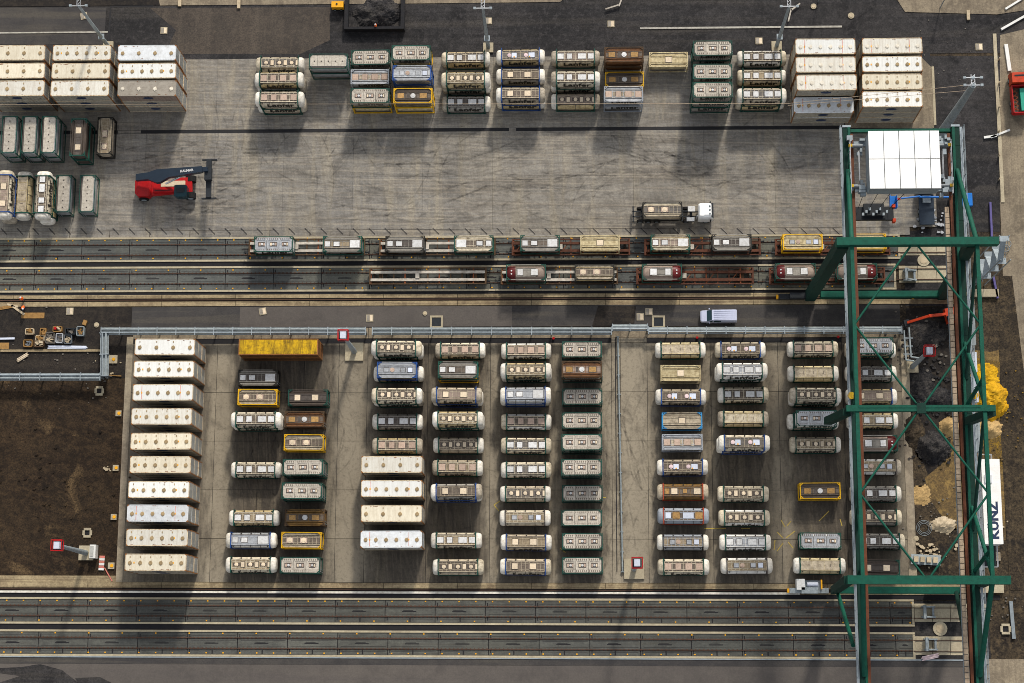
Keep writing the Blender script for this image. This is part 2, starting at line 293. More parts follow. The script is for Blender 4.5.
# kerb edge of the apron towards the tracks, with a bay of diagonal hatching
kb = struct(MB(), 'apron_kerb', 'kerb')
for i in range(23):
    a = -10+i*40; part(rect(a+.3, a+39.7, 229.3, 236.6, -.2, .1), 'kerb_stone', 'apron', kb)
hb = MB()
for i in range(54):
    px = 4+i*16; x, y = W(px, 231.5); hb.beam((x-.5, y+.5, .11), (x+.5, y-.5, .11), .12, .02)
part(hb, 'hatch_mark', 'channel', kb, kind='stuff')
# track troughs
def track(name, y0, y1, x0, x1, ry, studs, slabpx, phase, refx=430):
    """prefabricated slab track: y0..y1 px edges at the centre; ry two rail rows; studs two rows (y, pitch)"""
    xw0, xw1 = W(x0, y0)[0], W(x1, (y0+y1)/2)[0]; yn, ys = YW(y0, refx), YW(y1, refx)
    t = struct(MB().box(xw0, xw1, ys, yn, -.5, -.04), name, 'pan')
    for yy, nm in ((yn, 1), (ys, -1)):
        part(MB().box(xw0, xw1, yy-.14 if nm == 1 else yy-.16, yy+.16 if nm == 1 else yy+.14, -.3, .12), 'edge_kerb', 'kerb', t)
    r = [YW(q, refx) for q in ry]
    part(MB().box(xw1-.32, xw1, ys+.18, yn-.18, -.3, .115), 'end_kerb', 'kerb', t)
    sl = (W(slabpx+500, y0)[0]-W(500, y0)[0]); n = int((xw1-xw0)/sl)+1; me = None
    for i in range(n):
        a = xw0+i*sl+phase*0; b = min(a+sl, xw1)
        if b-a < .5: continue
        if me is None or b-a < sl-.01:
            mb = MB(); L = b-a; g = .06
            for (q0, q1) in ((ys+.18, r[1]-.07), (r[1]+.07, r[0]-.07), (r[0]+.07, yn-.18)):
                mb.box(g, L-g, q0, q1, -.1, .02)
            mid = (r[0]+r[1])/2
            mb.box(L*.34, L*.62, mid-.07, mid+.07, .02, .03, 1)           # drain slot
            mb.box(L*.36, L*.56, mid+.12, mid+.19, .02, .028, 1)
            mb.box(L*.5-.09, L*.5+.09, ys+.25, r[1]-.2, .02, .03, 1) if name != 'track_trough.001' else mb.box(L*.5-.09, L*.5+.09, r[0]+.2, yn-.25, .02, .03, 1)
            for yy in (r[0]+.3, r[1]-.3): mb.box(.25, .4, yy-.25, yy+.25, .02, .028, 1)
            for q in (r[0]+.36, r[0]-.36, r[1]+.36, r[1]-.36): mb.box(.5, L-.3, q-.02, q+.02, .02, .026, 1)
            me2 = mb.mesh('slab_panel', ['slab2' if y0 > 400 else 'slab', 'pan'])
            if b-a >= sl-.01: me = me2
            use = me2
        else: use = me
        obj('slab_panel', use, t, (a, 0, 0))
    for yy in r:
        mb = MB().box(xw0, xw1, yy-.036, yy+.036, .0, .15); mb.box(xw0, xw1, yy-.06, yy+.06, -.1, .012)
        part(mb, 'rail', 'rust', t)
    cb = MB(); x = xw0+.3
    while x < xw1-.2:
        for yy in r: cb.box(x-.1, x+.1, yy-.16, yy+.16, .015, .05)
        x += .62
    part(cb, 'rail_clip', 'rust', t, kind='stuff')
    mb = MB()
    for py, pitch, ph in studs:
        yy = YW(py, refx); px = ph
        while px < x1-2:
            if px > x0+2:
                x = W(px, py)[0]; mb.box(x-.1, x+.1, yy-.09, yy+.09, .02, .07)
            px += pitch
    part(mb, 'marker_stud', 'amber', t, kind='stuff')
    return t
track('track_trough', 237.2, 259.8, -60, 900, (243.7, 254.2), [(239.2, 16.1, 8.5), (257.3, 32.3, 24)], 48.5, 0)
track('track_trough', 266.6, 290.2, -60, 896, (272.6, 283.0), [(269.3, 32.3, 7), (287.8, 16.2, 6)], 48.5, 0)
track('track_trough', 599.2, 623.8, -60, 914, (606.4, 616.7), [(601.5, 16.75, 6.8), (621.3, 33.5, 5.5)], 50.2, 0)
track('track_trough', 631.8, 656.3, -60, 915, (638.6, 649.2), [(634.0, 33.5, 21.8), (653.6, 16.85, 4)], 50.5, 0)
struct(rect(-200, 905, 260.2, 266.2, -.4, .0), 'track_gap_path', 'pan'); struct(rect(-200, 1000, 290.6, 293.6, -.4, .0), 'track_side_path', 'pan')
struct(rect(-200, 1000, 594, 598.8, -.4, .0), 'lower_side_path', 'pan'); struct(rect(-200, 912, 624.2, 631.4, -.4, .0), 'lower_gap_path', 'pan')
struct(rect(-200, 985, 656.8, 665.5, -.4, .02), 'service_verge', 'asphalt'); struct(rect(-200, 968, 657.8, 659.0, .02, .1), 'service_kerb', 'galv')
struct(rect(-300, 985, 665.6, 980, -.4, .03), 'service_road', 'bottom_asphalt')
struct(MB().box(W(905, 640)[0]+.0, W(990, 640)[0], YW(656.5), YW(600), -.4, -.01), 'track_end_yard', 'old_asphalt')
for nm, y0, y1, rr in (('end_slab_upper', 602.5, 620.5, (606.9, 617.4)), ('end_slab_lower', 635, 653.5, (639, 650))):
    e = struct(MB(), 'track_end_slab', 'tan')
    for i in range(4): part(rect(914.5+i*18, 914+(i+1)*18, y0, y1, -.2, .05), 'concrete_slab', 'kerb', e)
    for q in rr: part(rect(914, 986, q-.3, q+.3, .0, .18), 'rail', 'rust', e)
for y0, y1, rr in ((241, 257, (244.6, 254.2)), (267.5, 284, (270.5, 281))):
    e = struct(MB(), 'track_end_slab', 'tan')
    for i in range(3): part(rect(899+i*19, 899+(i+1)*19-.5, y0, y1, -.2, .05), 'concrete_slab', 'kerb', e)
    for q in rr: part(rect(896, 957, q-.3, q+.3, .0, .18), 'rail', 'rust', e)
# crane rail strips
def rail_strip(y0, y1, yr, x0, x1):
    s = struct(MB(), 'crane_rail_strip', 'ochre')
    n = 14; xs = frange(x0, x1, n)
    for i in range(n):
        for a, b in ((y0, yr-1.6), (yr+1.6, y1)): part(rect(xs[i]+.2, xs[i+1]-.2, a, b, -.3, .09), 'concrete_slab', 'ochre', s)
    part(rect(x0, x1, yr-1.55, yr+1.55, -.3, .0), 'rail_groove', 'grime_asphalt', s)
    part(rect(x0, x1, yr-.35, yr+.35, .0, .14), 'crane_rail', 'rust', s)
    return s
rail_strip(293.8, 305.2, 299.0, -60, 975); rail_strip(583.2, 593.8, 590.2, -60, 975)
part(rect(-60, 800, 591.8, 593.9, .09, .16), 'cable_duct', 'dome', bpy.data.objects['crane_rail_strip.001'])
# rubber marks left by the reach stackers and trucks: thin worn strips just above the slabs
tm, nt_, bs_ = newmat('rubber_mark'); MATS['rubber_mark'] = tm; M['rubber'] = tm
g_ = nt_.nodes.new('ShaderNodeNewGeometry').outputs['Position']
nt_.links.new(mul(nt_, ramp(nt_, noise(nt_, g_, .6, 5, .65), .36, .72), .24), bs_.inputs['Alpha']); bs_.inputs['Base Color'].default_value = lin('35302c'); bs_.inputs['Roughness'].default_value = .9
rn_ = random.Random(5)
def marks(parent, n, x0, x1, y0, y1, z, rmin, rmax, a0, a1, wd=.28):
    mb = MB()
    for k in range(n):
        px, py = rn_.uniform(x0, x1), rn_.uniform(y0, y1); X, Y = W(px, py); r = rn_.uniform(rmin, rmax); a = R(rn_.uniform(a0, a1)); L = rn_.uniform(5, 16); sg = rn_.choice((-1, 1))
        for off in (0, rn_.choice((1.9, 2.6))):
            cx, cy = X-sg*r*math.sin(a)*-1, Y-sg*r*math.cos(a); seg = 14; vs = []
            for q in range(seg+1):
                t_ = a*0+(L/r)*(q/seg-.5); rr_ = r+off
                dx, dy = math.sin(t_), math.cos(t_)
                for e in (-wd/2, wd/2):
                    u, v = (rr_+e)*dx, (rr_+e)*dy-r
                    if sg < 0: v = -v
                    vs.append((X+u*math.cos(a)-v*math.sin(a), Y+u*math.sin(a)+v*math.cos(a), z+k*.0004))
            if min(p[1] for p in vs) < W(512, y1)[1] or max(p[1] for p in vs) > W(512, y0)[1] or max(p[0] for p in vs) > W(x1, 200)[0]+2: continue
            mb.add(vs, [(2*q, 2*q+2, 2*q+3, 2*q+1) for q in range(seg)])
    part(mb, 'rubber_mark', 'rubber', parent, kind='stuff')
marks(ap, 100, 110, 840, 134, 228, .064, 9, 60, -25, 25)
marks(ap, 45, 190, 840, 60, 226, .064, 6, 16, 40, 140, .22)
# roads and yards
struct(rect(132, 900, 305.6, 326.5, -.4, .02), 'terminal_road', 'asphalt'); struct(rect(-100, 132, 305.6, 377, -.4, .01), 'work_strip', 'grime_asphalt')
struct(rect(240, 512, 306, 326.3, .02, .024), 'road_patch', 'bottom_asphalt')
struct(poly([(598, 306), (636, 306), (634, 326.3), (592, 326.3)], .02, .024), 'road_patch', 'grime_asphalt')
y0, y1 = YW(583), YW(327)
struct(poly([(133, 327), (905, 327), (915, 583), (118, 583)], -.4, -.01), 'storage_yard', 'pan'); yd = bpy.data.objects['storage_yard']
ypx = [327.2, 338.2, 343.0, 392, 441, 490, 539, 583]
xpx = [127.5, 168, 214, 258, 302, 337, 366, 427, 490, 555, 612, 621, 648, 712, 780, 845, 907]
for i in range(len(xpx)-1):
    for j in range(len(ypx)-1):
        if j == 1 and not (xpx[i] == 612 or xpx[i] == 621 or xpx[i+1] > 845): continue
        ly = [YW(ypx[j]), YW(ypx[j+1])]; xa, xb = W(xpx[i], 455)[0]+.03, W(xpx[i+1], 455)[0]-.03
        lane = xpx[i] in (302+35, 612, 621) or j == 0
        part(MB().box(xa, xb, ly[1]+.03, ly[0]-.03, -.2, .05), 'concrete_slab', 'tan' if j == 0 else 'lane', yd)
struct(rect(-60, 122, 378, 583, -.4, .0), 'soil_field', 'soil')
struct(rect(-100, 122, 576.6, 583, -.3, .05), 'soil_edge_strip', 'ochre')
struct(rect(121.5, 128, 336, 583, -.2, .12), 'yard_edge_beam', 'concrete'); struct(rect(904.5, 912.5, 336, 583, -.2, .12), 'yard_edge_beam', 'concrete')
struct(poly([(905, 306), (1000, 306), (985, 583), (912, 583)], -.4, -.03), 'site_ground', 'mud')
struct(poly([(962, 400), (975, 350), (990, 352), (999, 350), (1006, 540), (980, 546), (945, 520), (930, 500), (925, 478), (946, 460)], -.028, -.016), 'sandy_patch', 'sand')
struct(poly([(906, 308), (952, 306), (958, 340), (952, 400), (944, 470), (928, 474), (914, 440), (909, 380)], -.028, -.018), 'black_ground', 'grime_asphalt')
struct(poly([(966, 366), (978, 358), (1000, 362), (1012, 380), (1016, 402), (1008, 422), (1012, 450), (1004, 470), (990, 452), (974, 440), (962, 410)], -.016, -.006), 'yellow_dust_patch', 'dust')
struct(poly([(1000, 35), (1400, -60), (1400, 800), (1040, 800), (1012, 420), (1003, 276), (1000, 200)], -.4, -.008), 'site_road', 'tan')
struct(poly([(1000, 276), (1012, 276), (1030, 420), (1034, 590), (1010, 590), (1000, 420)], -.007, .004), 'dirty_road_edge', 'mud')
struct(poly([(878, -30), (905, 12), (997, 14.5), (1040, 8), (1040, -40)], -.02, .06), 'upper_pavement', 'tan')
struct(poly([(0-60, -30), (152, -30), (160, 5), (80, 6), (-60, 7)], -.02, .05), 'upper_verge', 'grime_asphalt')
struct(poly([(152, -30), (600, -30), (560, 2), (420, 3.5), (160, 5.5)], -.02, .05), 'upper_lane', 'tan')
struct(rect(997, 1000.5, 38, 205, -.2, .12), 'road_kerb', 'kerb'); struct(rect(932.8, 935.2, 70, 128, -.2, .1), 'road_kerb', 'kerb')
struct(rect(640, 842, 28.6, 30.4, -.1, .08), 'road_edge_line', 'linewhite'); struct(rect(-30, 108, 27.8, 29.2, -.1, .06), 'road_edge_line', 'linewhite')
struct(poly([(110, 5.5), (153, 5.3), (153, 6.8), (111.5, 7.2), (109.5, 42), (107.5, 42)], -.02, .012), 'asphalt_joint', 'channel')
struct(poly([(985, 659), (1040, 659), (1040, 720), (989, 720)], -.1, .02), 'concrete_patch', 'tan')
struct(poly([(0, 668), (22, 667), (40, 664), (62, 670), (80, 684), (-5, 684), (20, 676), (-10, 672)], .03, .036), 'tar_patch', 'old_asphalt')
struct(poly([(75, 678), (100, 677), (112, 683), (80, 686)], .03, .036), 'tar_patch', 'old_asphalt')
marks(yd, 90, 130, 900, 345, 580, .054, 8, 60, 70, 110, .26); marks(yd, 30, 205, 800, 345, 580, .054, 4, 9, 20, 160, .22)
# oil spots and yellow marking strokes in the yard
ob = MB()
for a, b in ((((781, 520), (785, 527))), ((787, 526), (791, 521)), ((819, 521), (829, 511)), ((777, 532), (783, 538)), ((786, 538), (795, 531)), ((788, 542), (793, 548)), ((775, 540), (774, 550)), ((777, 551), (783, 543)), ((704, 528.5), (726, 528.5)), ((741, 528.5), (750, 528.5)), ((494, 505), (500, 501)), ((494, 505), (499, 511)), ((560, 548), (566, 553)), ((840, 519), (842, 526)), ((603, 497.5), (606, 497.5))):
    p, q = W(*a), W(*b); ob.beam((*p, .055), (*q, .055), .14, .012)
part(ob, 'marking_stroke', 'ylow', yd, kind='stuff')
# ---------------------------------------------------------------- tank containers
HF = 3.03
def sec(x, s=1.0, hw=1.17, zc=1.36, hh=1.1, n=20, e=.72):
    r = []
    for k in range(n):
        a = 2*math.pi*k/n; c, d = math.cos(a), math.sin(a)
        r.append((x, hw*s*math.copysign(abs(c)**e, c), zc+hh*s*math.copysign(abs(d)**e, d)))
    return r
SIDE_TXT = text_mesh('Lanfer', 1.25, 'black', .01, .03)
def frame_mesh(half, wd, top=2.6, chamfer=False):
    mb = MB(); a = half; b = 1.22
    for sx in (-1, 1):
        for sy in (-1, 1): mb.box(sx*a-wd/2-sx*wd/2, sx*a+wd/2-sx*wd/2, sy*b-wd/2-sy*wd/2, sy*b+wd/2-sy*wd/2, 0, top-.003)
        mb.box(sx*a-wd/2-sx*wd/2, sx*a+wd/2-sx*wd/2, -b+wd, b-wd, top-wd, top); mb.box(sx*a-wd/2-sx*wd/2, sx*a+wd/2-sx*wd/2, -b+wd, b-wd, .02, .02+wd)
    for sy in (-1, 1):
        mb.box(-a+wd, a-wd, sy*b-wd/2-sy*wd/2, sy*b+wd/2-sy*wd/2, .02, .02+wd)
    return mb
def band_rings(mb, xs, wd, m=0):
    for x in xs:
        o = sec(x-wd/2, 1.035); p = sec(x+wd/2, 1.035); mb.loft([o, p], m, True, True)
PAT = {
 'w4': [(-2.35, .95, .85, 'lidwhite'), (-.95, .8, .85, 'lidwhite'), (1.0, 1.25, .85, 'lidwhite'), (2.4, .9, .85, 'lidwhite')],
 't4': [(-2.3, .95, .95, 'lidrose'), (-.8, .85, .95, 'lidrose'), (.75, 1.0, .95, 'lidrose'), (2.3, .95, .95, 'lidrose')],
 'c3': [(-1.15, .5, .8, 'lidcream'), (.95, .5, .8, 'lidcream'), (2.75, .3, .8, 'lidcream'), (-2.1, 'r', .3, 'lidcream'), (0, 'r', .3, 'lidcream'), (1.95, 'r', .3, 'lidcream'), (-2.1, 1.0, .5, 'walkdark'), (0, 1.0, .5, 'walkdark'), (1.95, 1.0, .5, 'walkdark')],
 'p2': [(-1.6, .85, .85, 'lidcream'), (1.1, .95, .85, 'lidcream')],
 'p2b': [(-1.0, .8, .8, 'lidblue'), (1.75, .95, .8, 'lidblue'), (-1.75, 'r', .32, 'lidpink'), (.85, 'r', .32, 'lidpink'), (-1.0, .2, .2, 'amber'), (1.45, .2, .2, 'amber')],
 'g3': [(-1.75, 1.25, .7, 'walkdark'), (0, 1.15, .7, 'walkdark'), (1.8, .95, .7, 'walkdark'), (-1.75, 'r', .19, 'lidwhite'), (0, 'r', .19, 'lidwhite'), (1.8, 'r', .17, 'lidwhite'), (-2.12, .28, .42, 'lidrose'), (-1.38, .28, .42, 'lidrose'), (-.36, .26, .42, 'lidcream'), (.36, .26, .42, 'lidrose'), (1.46, .2, .42, 'lidrose'), (2.14, .2, .42, 'lidcream')],
 'p2r': [(-1.75, 'r', .42, 'lidcream'), (.35, 'r', .42, 'lidcream'), (-1.75, 1.0, .8, 'lidrose'), (.35, 1.1, .8, 'lidrose')],
 'gold': [(-1.3, .9, .85, 'lidcream'), (.3, .6, .6, 'lidgold'), (2.1, 1.0, .85, 'lidcream'), (-2.4, .7, .8, 'lidgold')],
 'mix': [(-2.3, .8, .9, 'lidblue'), (-1.1, 1.1, .95, 'lidgold'), (.7, 1.6, .9, 'lidblue'), (2.3, 1.1, .95, 'lidgold')],
 'sil': [(-1.6, .7, .6, 'silver'), (-.7, 'r', .35, 'lidrose'), (.9, .7, .6, 'silver'), (2.0, .7, .7, 'lidblue')],
 'one': [(0, .95, .85, 'lidcream')], 'none': [], 'rr': [(-1.9, 1.0, .8, 'lidgold'), (0, 'r', .4, 'lidwhite'), (1.6, 1.1, .8, 'lidgold'), (-.7, .4, .8, 'walkdark')],
 'rd': [(-1.3, 1.0, .95, 'lidwhite'), (.9, .8, .95, 'lidwhite')], 'wl': [(-2.3, .8, .8, 'lidwhite'), (-.9, .9, .7, 'lidwhite'), (1.9, 1.5, 1.15, 'lidwhite')],
 'v': [(-2.2+i*1.1, 'r', .1, 'walkdark') for i in range(5)],
}
#        look, frame, shell, dome, walk, pattern, kind, text
ST = {
 'W4': ('cream swap tank with four white lids and green bands', 'green', 'cream', 'dome', 'walk', 'w4', 'swap', 1),
 'W4g': ('grey swap tank with four white lids', 'green', 'grey', 'dome', 'walkdark', 'w4', 'swap', 1),
 'WW': ('white swap tank with white lids', 'green', 'white', 'dome', 'silver', 'w4', 'swap', 1),
 'T4': ('beige swap tank with rose brown top squares', 'green', 'cream', 'dome', 'walk', 't4', 'swap', 1),
 'C3': ('tan swap tank with cream lids between recesses', 'green', 'cream', 'dome', 'walktan', 'c3', 'swap', 1),
 'C3d': ('brown topped swap tank with cream lids', 'green', 'beige', 'dome', 'walk', 'c3', 'swap', 0),
 'B2': ('brown topped swap tank with blue bands', 'blue', 'beige', 'dome', 'walk', 'p2', 'swap', 1),
 'B2b': ('blue banded swap tank with blue white lids', 'blue', 'beige', 'dome', 'walk', 'p2b', 'swap', 1),
 'G': ('green framed tank container with panelled beige deck', 'green', 'grey', None, 'deck', 'g3', 'grid', 1),
 'Y': ('yellow framed tank container', 'yellow', 'beige', None, 'walk', 'p2r', 'rect', 0),
 'YR': ('yellow framed tank container with rusty lids', 'yellow', 'darkbrown', None, 'walk', 'rr', 'rect', 0),
 'YG': ('yellow framed tank container with golden shell', 'yellow', 'paleyellow', None, 'paleyellow', 'sil', 'rect', 0),
 'RB': ('rust brown framed tank container', 'brown', 'rustclad', None, 'walk', 'rr', 'rect', 0),
 'DK': ('dark brown tank container with pale lids', 'green', 'darkbrown', None, 'walkdark', 'p2', 'rect', 0),
 'DT': ('dark tank container with tan deck plates', 'black', 'grey', None, 'walkdark', 'wl', 'rect', 0),
 'RD': ('tank container with maroon end cap', 'green', 'maroon', None, 'grey', 'rd', 'red', 0),
 'GO': ('rust gold swap tank with red bands', 'red', 'gold', 'beige', 'walk', 'gold', 'swap', 0),
 'GB': ('blue grey swap tank with red bands', 'red', 'bluegrey', 'bluegrey', 'walk', 'mix', 'swap', 0),
 'GW': ('blue grey swap tank with tan deck and white ends', 'black', 'bluegrey', 'dome', 'walktan', 'sil', 'swap', 0),
 'CR': ('plain pale yellow tank container', 'paleyellow', 'paleyellow', None, 'paleyellow', 'one', 'rect', 0),
 'CS': ('cream swap tank with plain tan deck', 'green', 'paleyellow', 'dome', 'beige', 'none', 'swap', 0),
 'BL': ('silver tank container with blue ends', 'blue', 'silver', None, 'silver', 'sil', 'rect', 0),
 'SI': ('silver swap tank with blue bands', 'blue', 'silver', 'dome', 'silver', 'wl', 'swap', 0),
 'LT': ('cream edged swap tank with olive bands', 'walkdark', 'cream', 'dome', 'walktan', 'sil', 'swap', 0),
 'LB': ('tank container with bright blue corners', 'lightblue', 'beige', None, 'beige', 'one', 'rect', 0),
 'BB': ('silver tank container with slim blue grey frame', 'bluegrey', 'silver', None, 'beige', 't4', 'rect', 1),
 'WG': ('tank container with white end plate and green frame', 'green', 'grey', None, 'walk', 'wl', 'rect', 0),
 'GT': ('green framed tank container with pale panelled top', 'green', 'white', None, 'silver', 'g3', 'grid', 1),
 'BG': ('grimy golden brown tank container with slim frame', 'brown', 'gold', None, 'walk', 'rr', 'rect', 0),
 'V': ('green framed tank container with plain pale top', 'green', 'silver', None, 'deck', 'v', 'plain', 0),
 'TT': ('tan tank container on chassis', 'black', 'beige', None, 'walktan', 'p2r', 'rect', 0),
}
PROTO = {}
def build_tank(st, label):
    look, fr, sh, dome, walk, pat, kind, txt = ST[st]
    t = thing('tank_container', label, 'tank container', group='tank containers in the terminal')
    fb = frame_mesh(HF, .16 if kind in ('rect',) else .12)
    if kind in ('grid', 'plain', 'rect', 'red'):
        if st in ('Y', 'YR', 'YG', 'G', 'GT', 'V', 'TT', 'RB', 'LT'):
            for sy in (-1, 1): fb.box(-HF+.17, HF-.17, sy*1.22-.05-sy*.05, sy*1.22+.05-sy*.05, 2.49, 2.597)
        else:
            rl = MB()
            for sy in (-1, 1): rl.box(-HF+.72, HF-.72, sy*1.22-.05-sy*.05, sy*1.22+.05-sy*.05, 2.45, 2.56)
            part(rl, 'top_rail', sh if st != 'RD' else 'grey', t)
            for sx in (-1, 1):
                for sy in (-1, 1): x0, x1 = sorted((sx*(HF-.17), sx*(HF-.72))); fb.box(x0, x1, sy*1.22-.05-sy*.05, sy*1.22+.05-sy*.05, 2.47, 2.597)
        for sx in (-1, 1):
            for sy in (-1, 1): fb.beam((sx*(HF-.08), sy*.75, 2.58), (sx*(HF-.5), sy*1.15, 2.58), .12, .1)
    if kind == 'swap':
        band_rings(fb, (-HF+.12, HF-.12), .2)
        for sx in (-1, 1):
            for sy in (-1, 1): fb.beam((sx*(HF-.05), sy*1.12, 1.4), (sx*(HF-.6), sy*1.17, .2), .09, .09)
    part(fb, 'frame', fr, t)
    wlen = HF-.18
    if kind == 'swap':
        part(MB().loft([sec(x) for x in (-HF+.02, -1.0, 1.0, HF-.02)], 0, True, False), 'tank_shell', sh, t)
        for sx in (-1, 1):
            rs = [sec(sx*(HF+d), s) for d, s in ((0, 1.0), (.3, 1.0), (.55, .95), (.72, .82), (.8, .6))]
            mb = MB().loft(rs if sx > 0 else [q[::-1] for q in rs], 0, True, True)
            part(mb, 'tank_end', dome, t)
        for x in (-1.5, 0, 1.5): cb = MB(); band_rings(cb, (x,), .06); part(cb, 'cladding_seam', 'walkdark', t)
    elif kind in ('rect', 'red'):
        rs = [sec(sx*(HF-.1-d), s, 1.08, 1.35, 1.05) for sx, seq in ((-1, ((0, .6), (.12, .85), (.35, 1))), (1, ((.35, 1), (.12, .85), (0, .6)))) for d, s in seq]
        part(MB().loft(rs, 0, True, True), 'tank_shell', 'rosy' if kind == 'red' else sh, t)
        if kind == 'red':
            part(MB().loft([sec(HF-1.4, 1.0, 1.12, 1.38, 1.11), sec(HF-.35, 1.0, 1.12, 1.38, 1.11), sec(HF-.1, .8, 1.1, 1.36, 1.1)], 0, True, True), 'end_cap', 'maroon', t)
            part(MB().disc(HF-.8, .25, 2.46, 2.53, .12).disc(HF-.8, -.25, 2.46, 2.53, .12), 'gauge', 'lidwhite', t)
            wlen = 1.5
    else:
        part(MB().loft([sec(-HF+.1, .85, 1.1, 1.3, 1.0), sec(-HF+.35, 1, 1.1, 1.3, 1.0), sec(HF-.35, 1, 1.1, 1.3, 1.0), sec(HF-.1, .85, 1.1, 1.3, 1.0)], 0, True, True), 'tank_shell', sh, t)
    zt = 2.5
    if kind == 'grid':
        xs = [-HF+.2, -1.05, .88, HF-.2]
        for i in range(3):
            mb = MB(); a, b = xs[i]+.03, xs[i+1]-.03
            for q0, q1 in ((.62, 1.06), (-1.06, -.62)):
                mb.box(a, b, q0, q1, zt-.06, zt+.04)
                for k in range(int((b-a)/.3)): mb.box(a+.1+k*.3, a+.2+k*.3, q0+.1, q1-.1, zt+.04, zt+.06, 1)
            mb.box(a, b, -.6, .6, zt-.08, zt-.01); 
            for xx in (a+.12, b-.12): mb.box(xx-.12, xx+.12, -.6, .6, zt-.01, zt+.05)
            part(mb, 'deck_panel', [walk, 'walk'], t)
    elif kind == 'plain':
        mb = MB()
        for i in range(5): mb.box(-HF+.2+i*1.13, -HF+.2+i*1.13+1.09, -.8, .95, zt-.06, zt+.02)
        part(mb, 'deck_panel', walk, t); part(MB().box(-HF+.2, HF-.2, -1.05, -.86, zt-.1, zt-.02), 'walkway', 'walkdark', t)
    else:
        ww = .72 if kind == 'swap' else .62; mb = MB()
        mb.box(-wlen, wlen, -ww, ww, zt-.1, zt-.02)
        for sy in (-1, 1): mb.box(-wlen, wlen, sy*ww-.04, sy*ww+.04, zt-.1, zt+.03, 1)
        if pat != 'none':
            for k in range(11): x = -wlen+k*wlen*2/10; mb.box(x-.03, x+.03, -ww+.05, ww-.05, zt-.02, zt+.0, 1)
            for q in (-ww*.62, ww*.62): mb.box(-wlen, wlen, q-.03, q+.03, zt, zt+.02, 1)
        else:
            for x in (-1.2, .6, 1.9): mb.box(x-.025, x+.025, -ww+.05, ww-.05, zt-.02, zt+.0, 1)
        part(mb, 'walkway', [walk, sh if kind != 'red' else 'grey'], t)
        if kind == 'swap':
            gl = MB()
            for sy in (-1, 1): gl.box(-wlen, wlen, sy*(ww+.09)-.035, sy*(ww+.09)+.035, zt-.16, zt-.09)
            part(gl, 'gutter', 'walkdark', t, kind='stuff')
            vb = MB()
            for x, y in ((-2.85, .95), (-1.45, .98), (.05, .98), (1.5, .98), (2.75, .95), (-2.6, -.98), (2.6, -.98)): vb.box(x-.09, x+.09, y-.06, y+.06, zt-.25, zt-.05)
            part(vb, 'fitting', 'black', t, kind='stuff')
        if kind == 'rect':
            for sy in (-1, 1): part(MB().box(-HF+.3, HF-.3, sy*.93-.12, sy*.93+.12, zt-.14, zt-.07), 'side_plank', sh, t)
    for x, wx, wy, mt in PAT[pat]:
        if wx == 'r':
            mb = MB().disc(x, 0, zt-.02, zt+.07, wy, 10); mb.disc(x, 0, zt+.07, zt+.1, wy*.55, 8)
            part(mb, 'manhole_lid', mt, t)
        else:
            z = zt+.02 if mt != 'walkdark' else zt+.005
            off = 0 if mt != 'amber' else -.28
            cp = MB().box(x-wx/2, x+wx/2, -wy/2+off, wy/2+off, zt-.05, z+(.02 if mt != 'amber' else .04))
            if mt not in ('amber', 'walkdark'):
                g = .07; cp.box(x-wx/2-g, x+wx/2+g, -wy/2-g, -wy/2-.003, zt-.05, z, 1).box(x-wx/2-g, x+wx/2+g, wy/2+.003, wy/2+g, zt-.05, z, 1).box(x-wx/2-g, x-wx/2-.003, -wy/2, wy/2, zt-.05, z-.002, 1).box(x+wx/2+.003, x+wx/2+g, -wy/2, wy/2, zt-.05, z-.002, 1)
            part(cp, 'cover_plate', [mt, 'walkdark'], t)
    if txt:
        o = obj('side_lettering', SIDE_TXT, t, (.2, -1.165, 1.9)); o.rotation_euler = (R(70), 0, 0); o.scale = (1.35, .8, 1)
    part(MB().box(HF-.02, HF+.05, -.95, -.9, .2, 2.5).box(HF-.02, HF+.05, -.6, -.55, .2, 2.5), 'ladder', 'galv', t) if kind != 'swap' else None
    return t
def cont(cx, y0, h, st, label, rz=0, name=None):
    """place a container: cx,y0 = middle of the north edge of its roof, h = roof level"""
    key = st
    x, y = W(cx, y0, h); y -= 1.22; z = h-2.6
    rr = rz+R(random.uniform(-.35, .35))
    if st not in PROTO:
        o = build_tank(st, label) if st in ST else build_box(st, label)
        o.location = (x, y, z); o.rotation_euler = (0, 0, rr); PROTO[st] = o
    else: o = dup(PROTO[st], (x, y, z), rr, label)
    return o
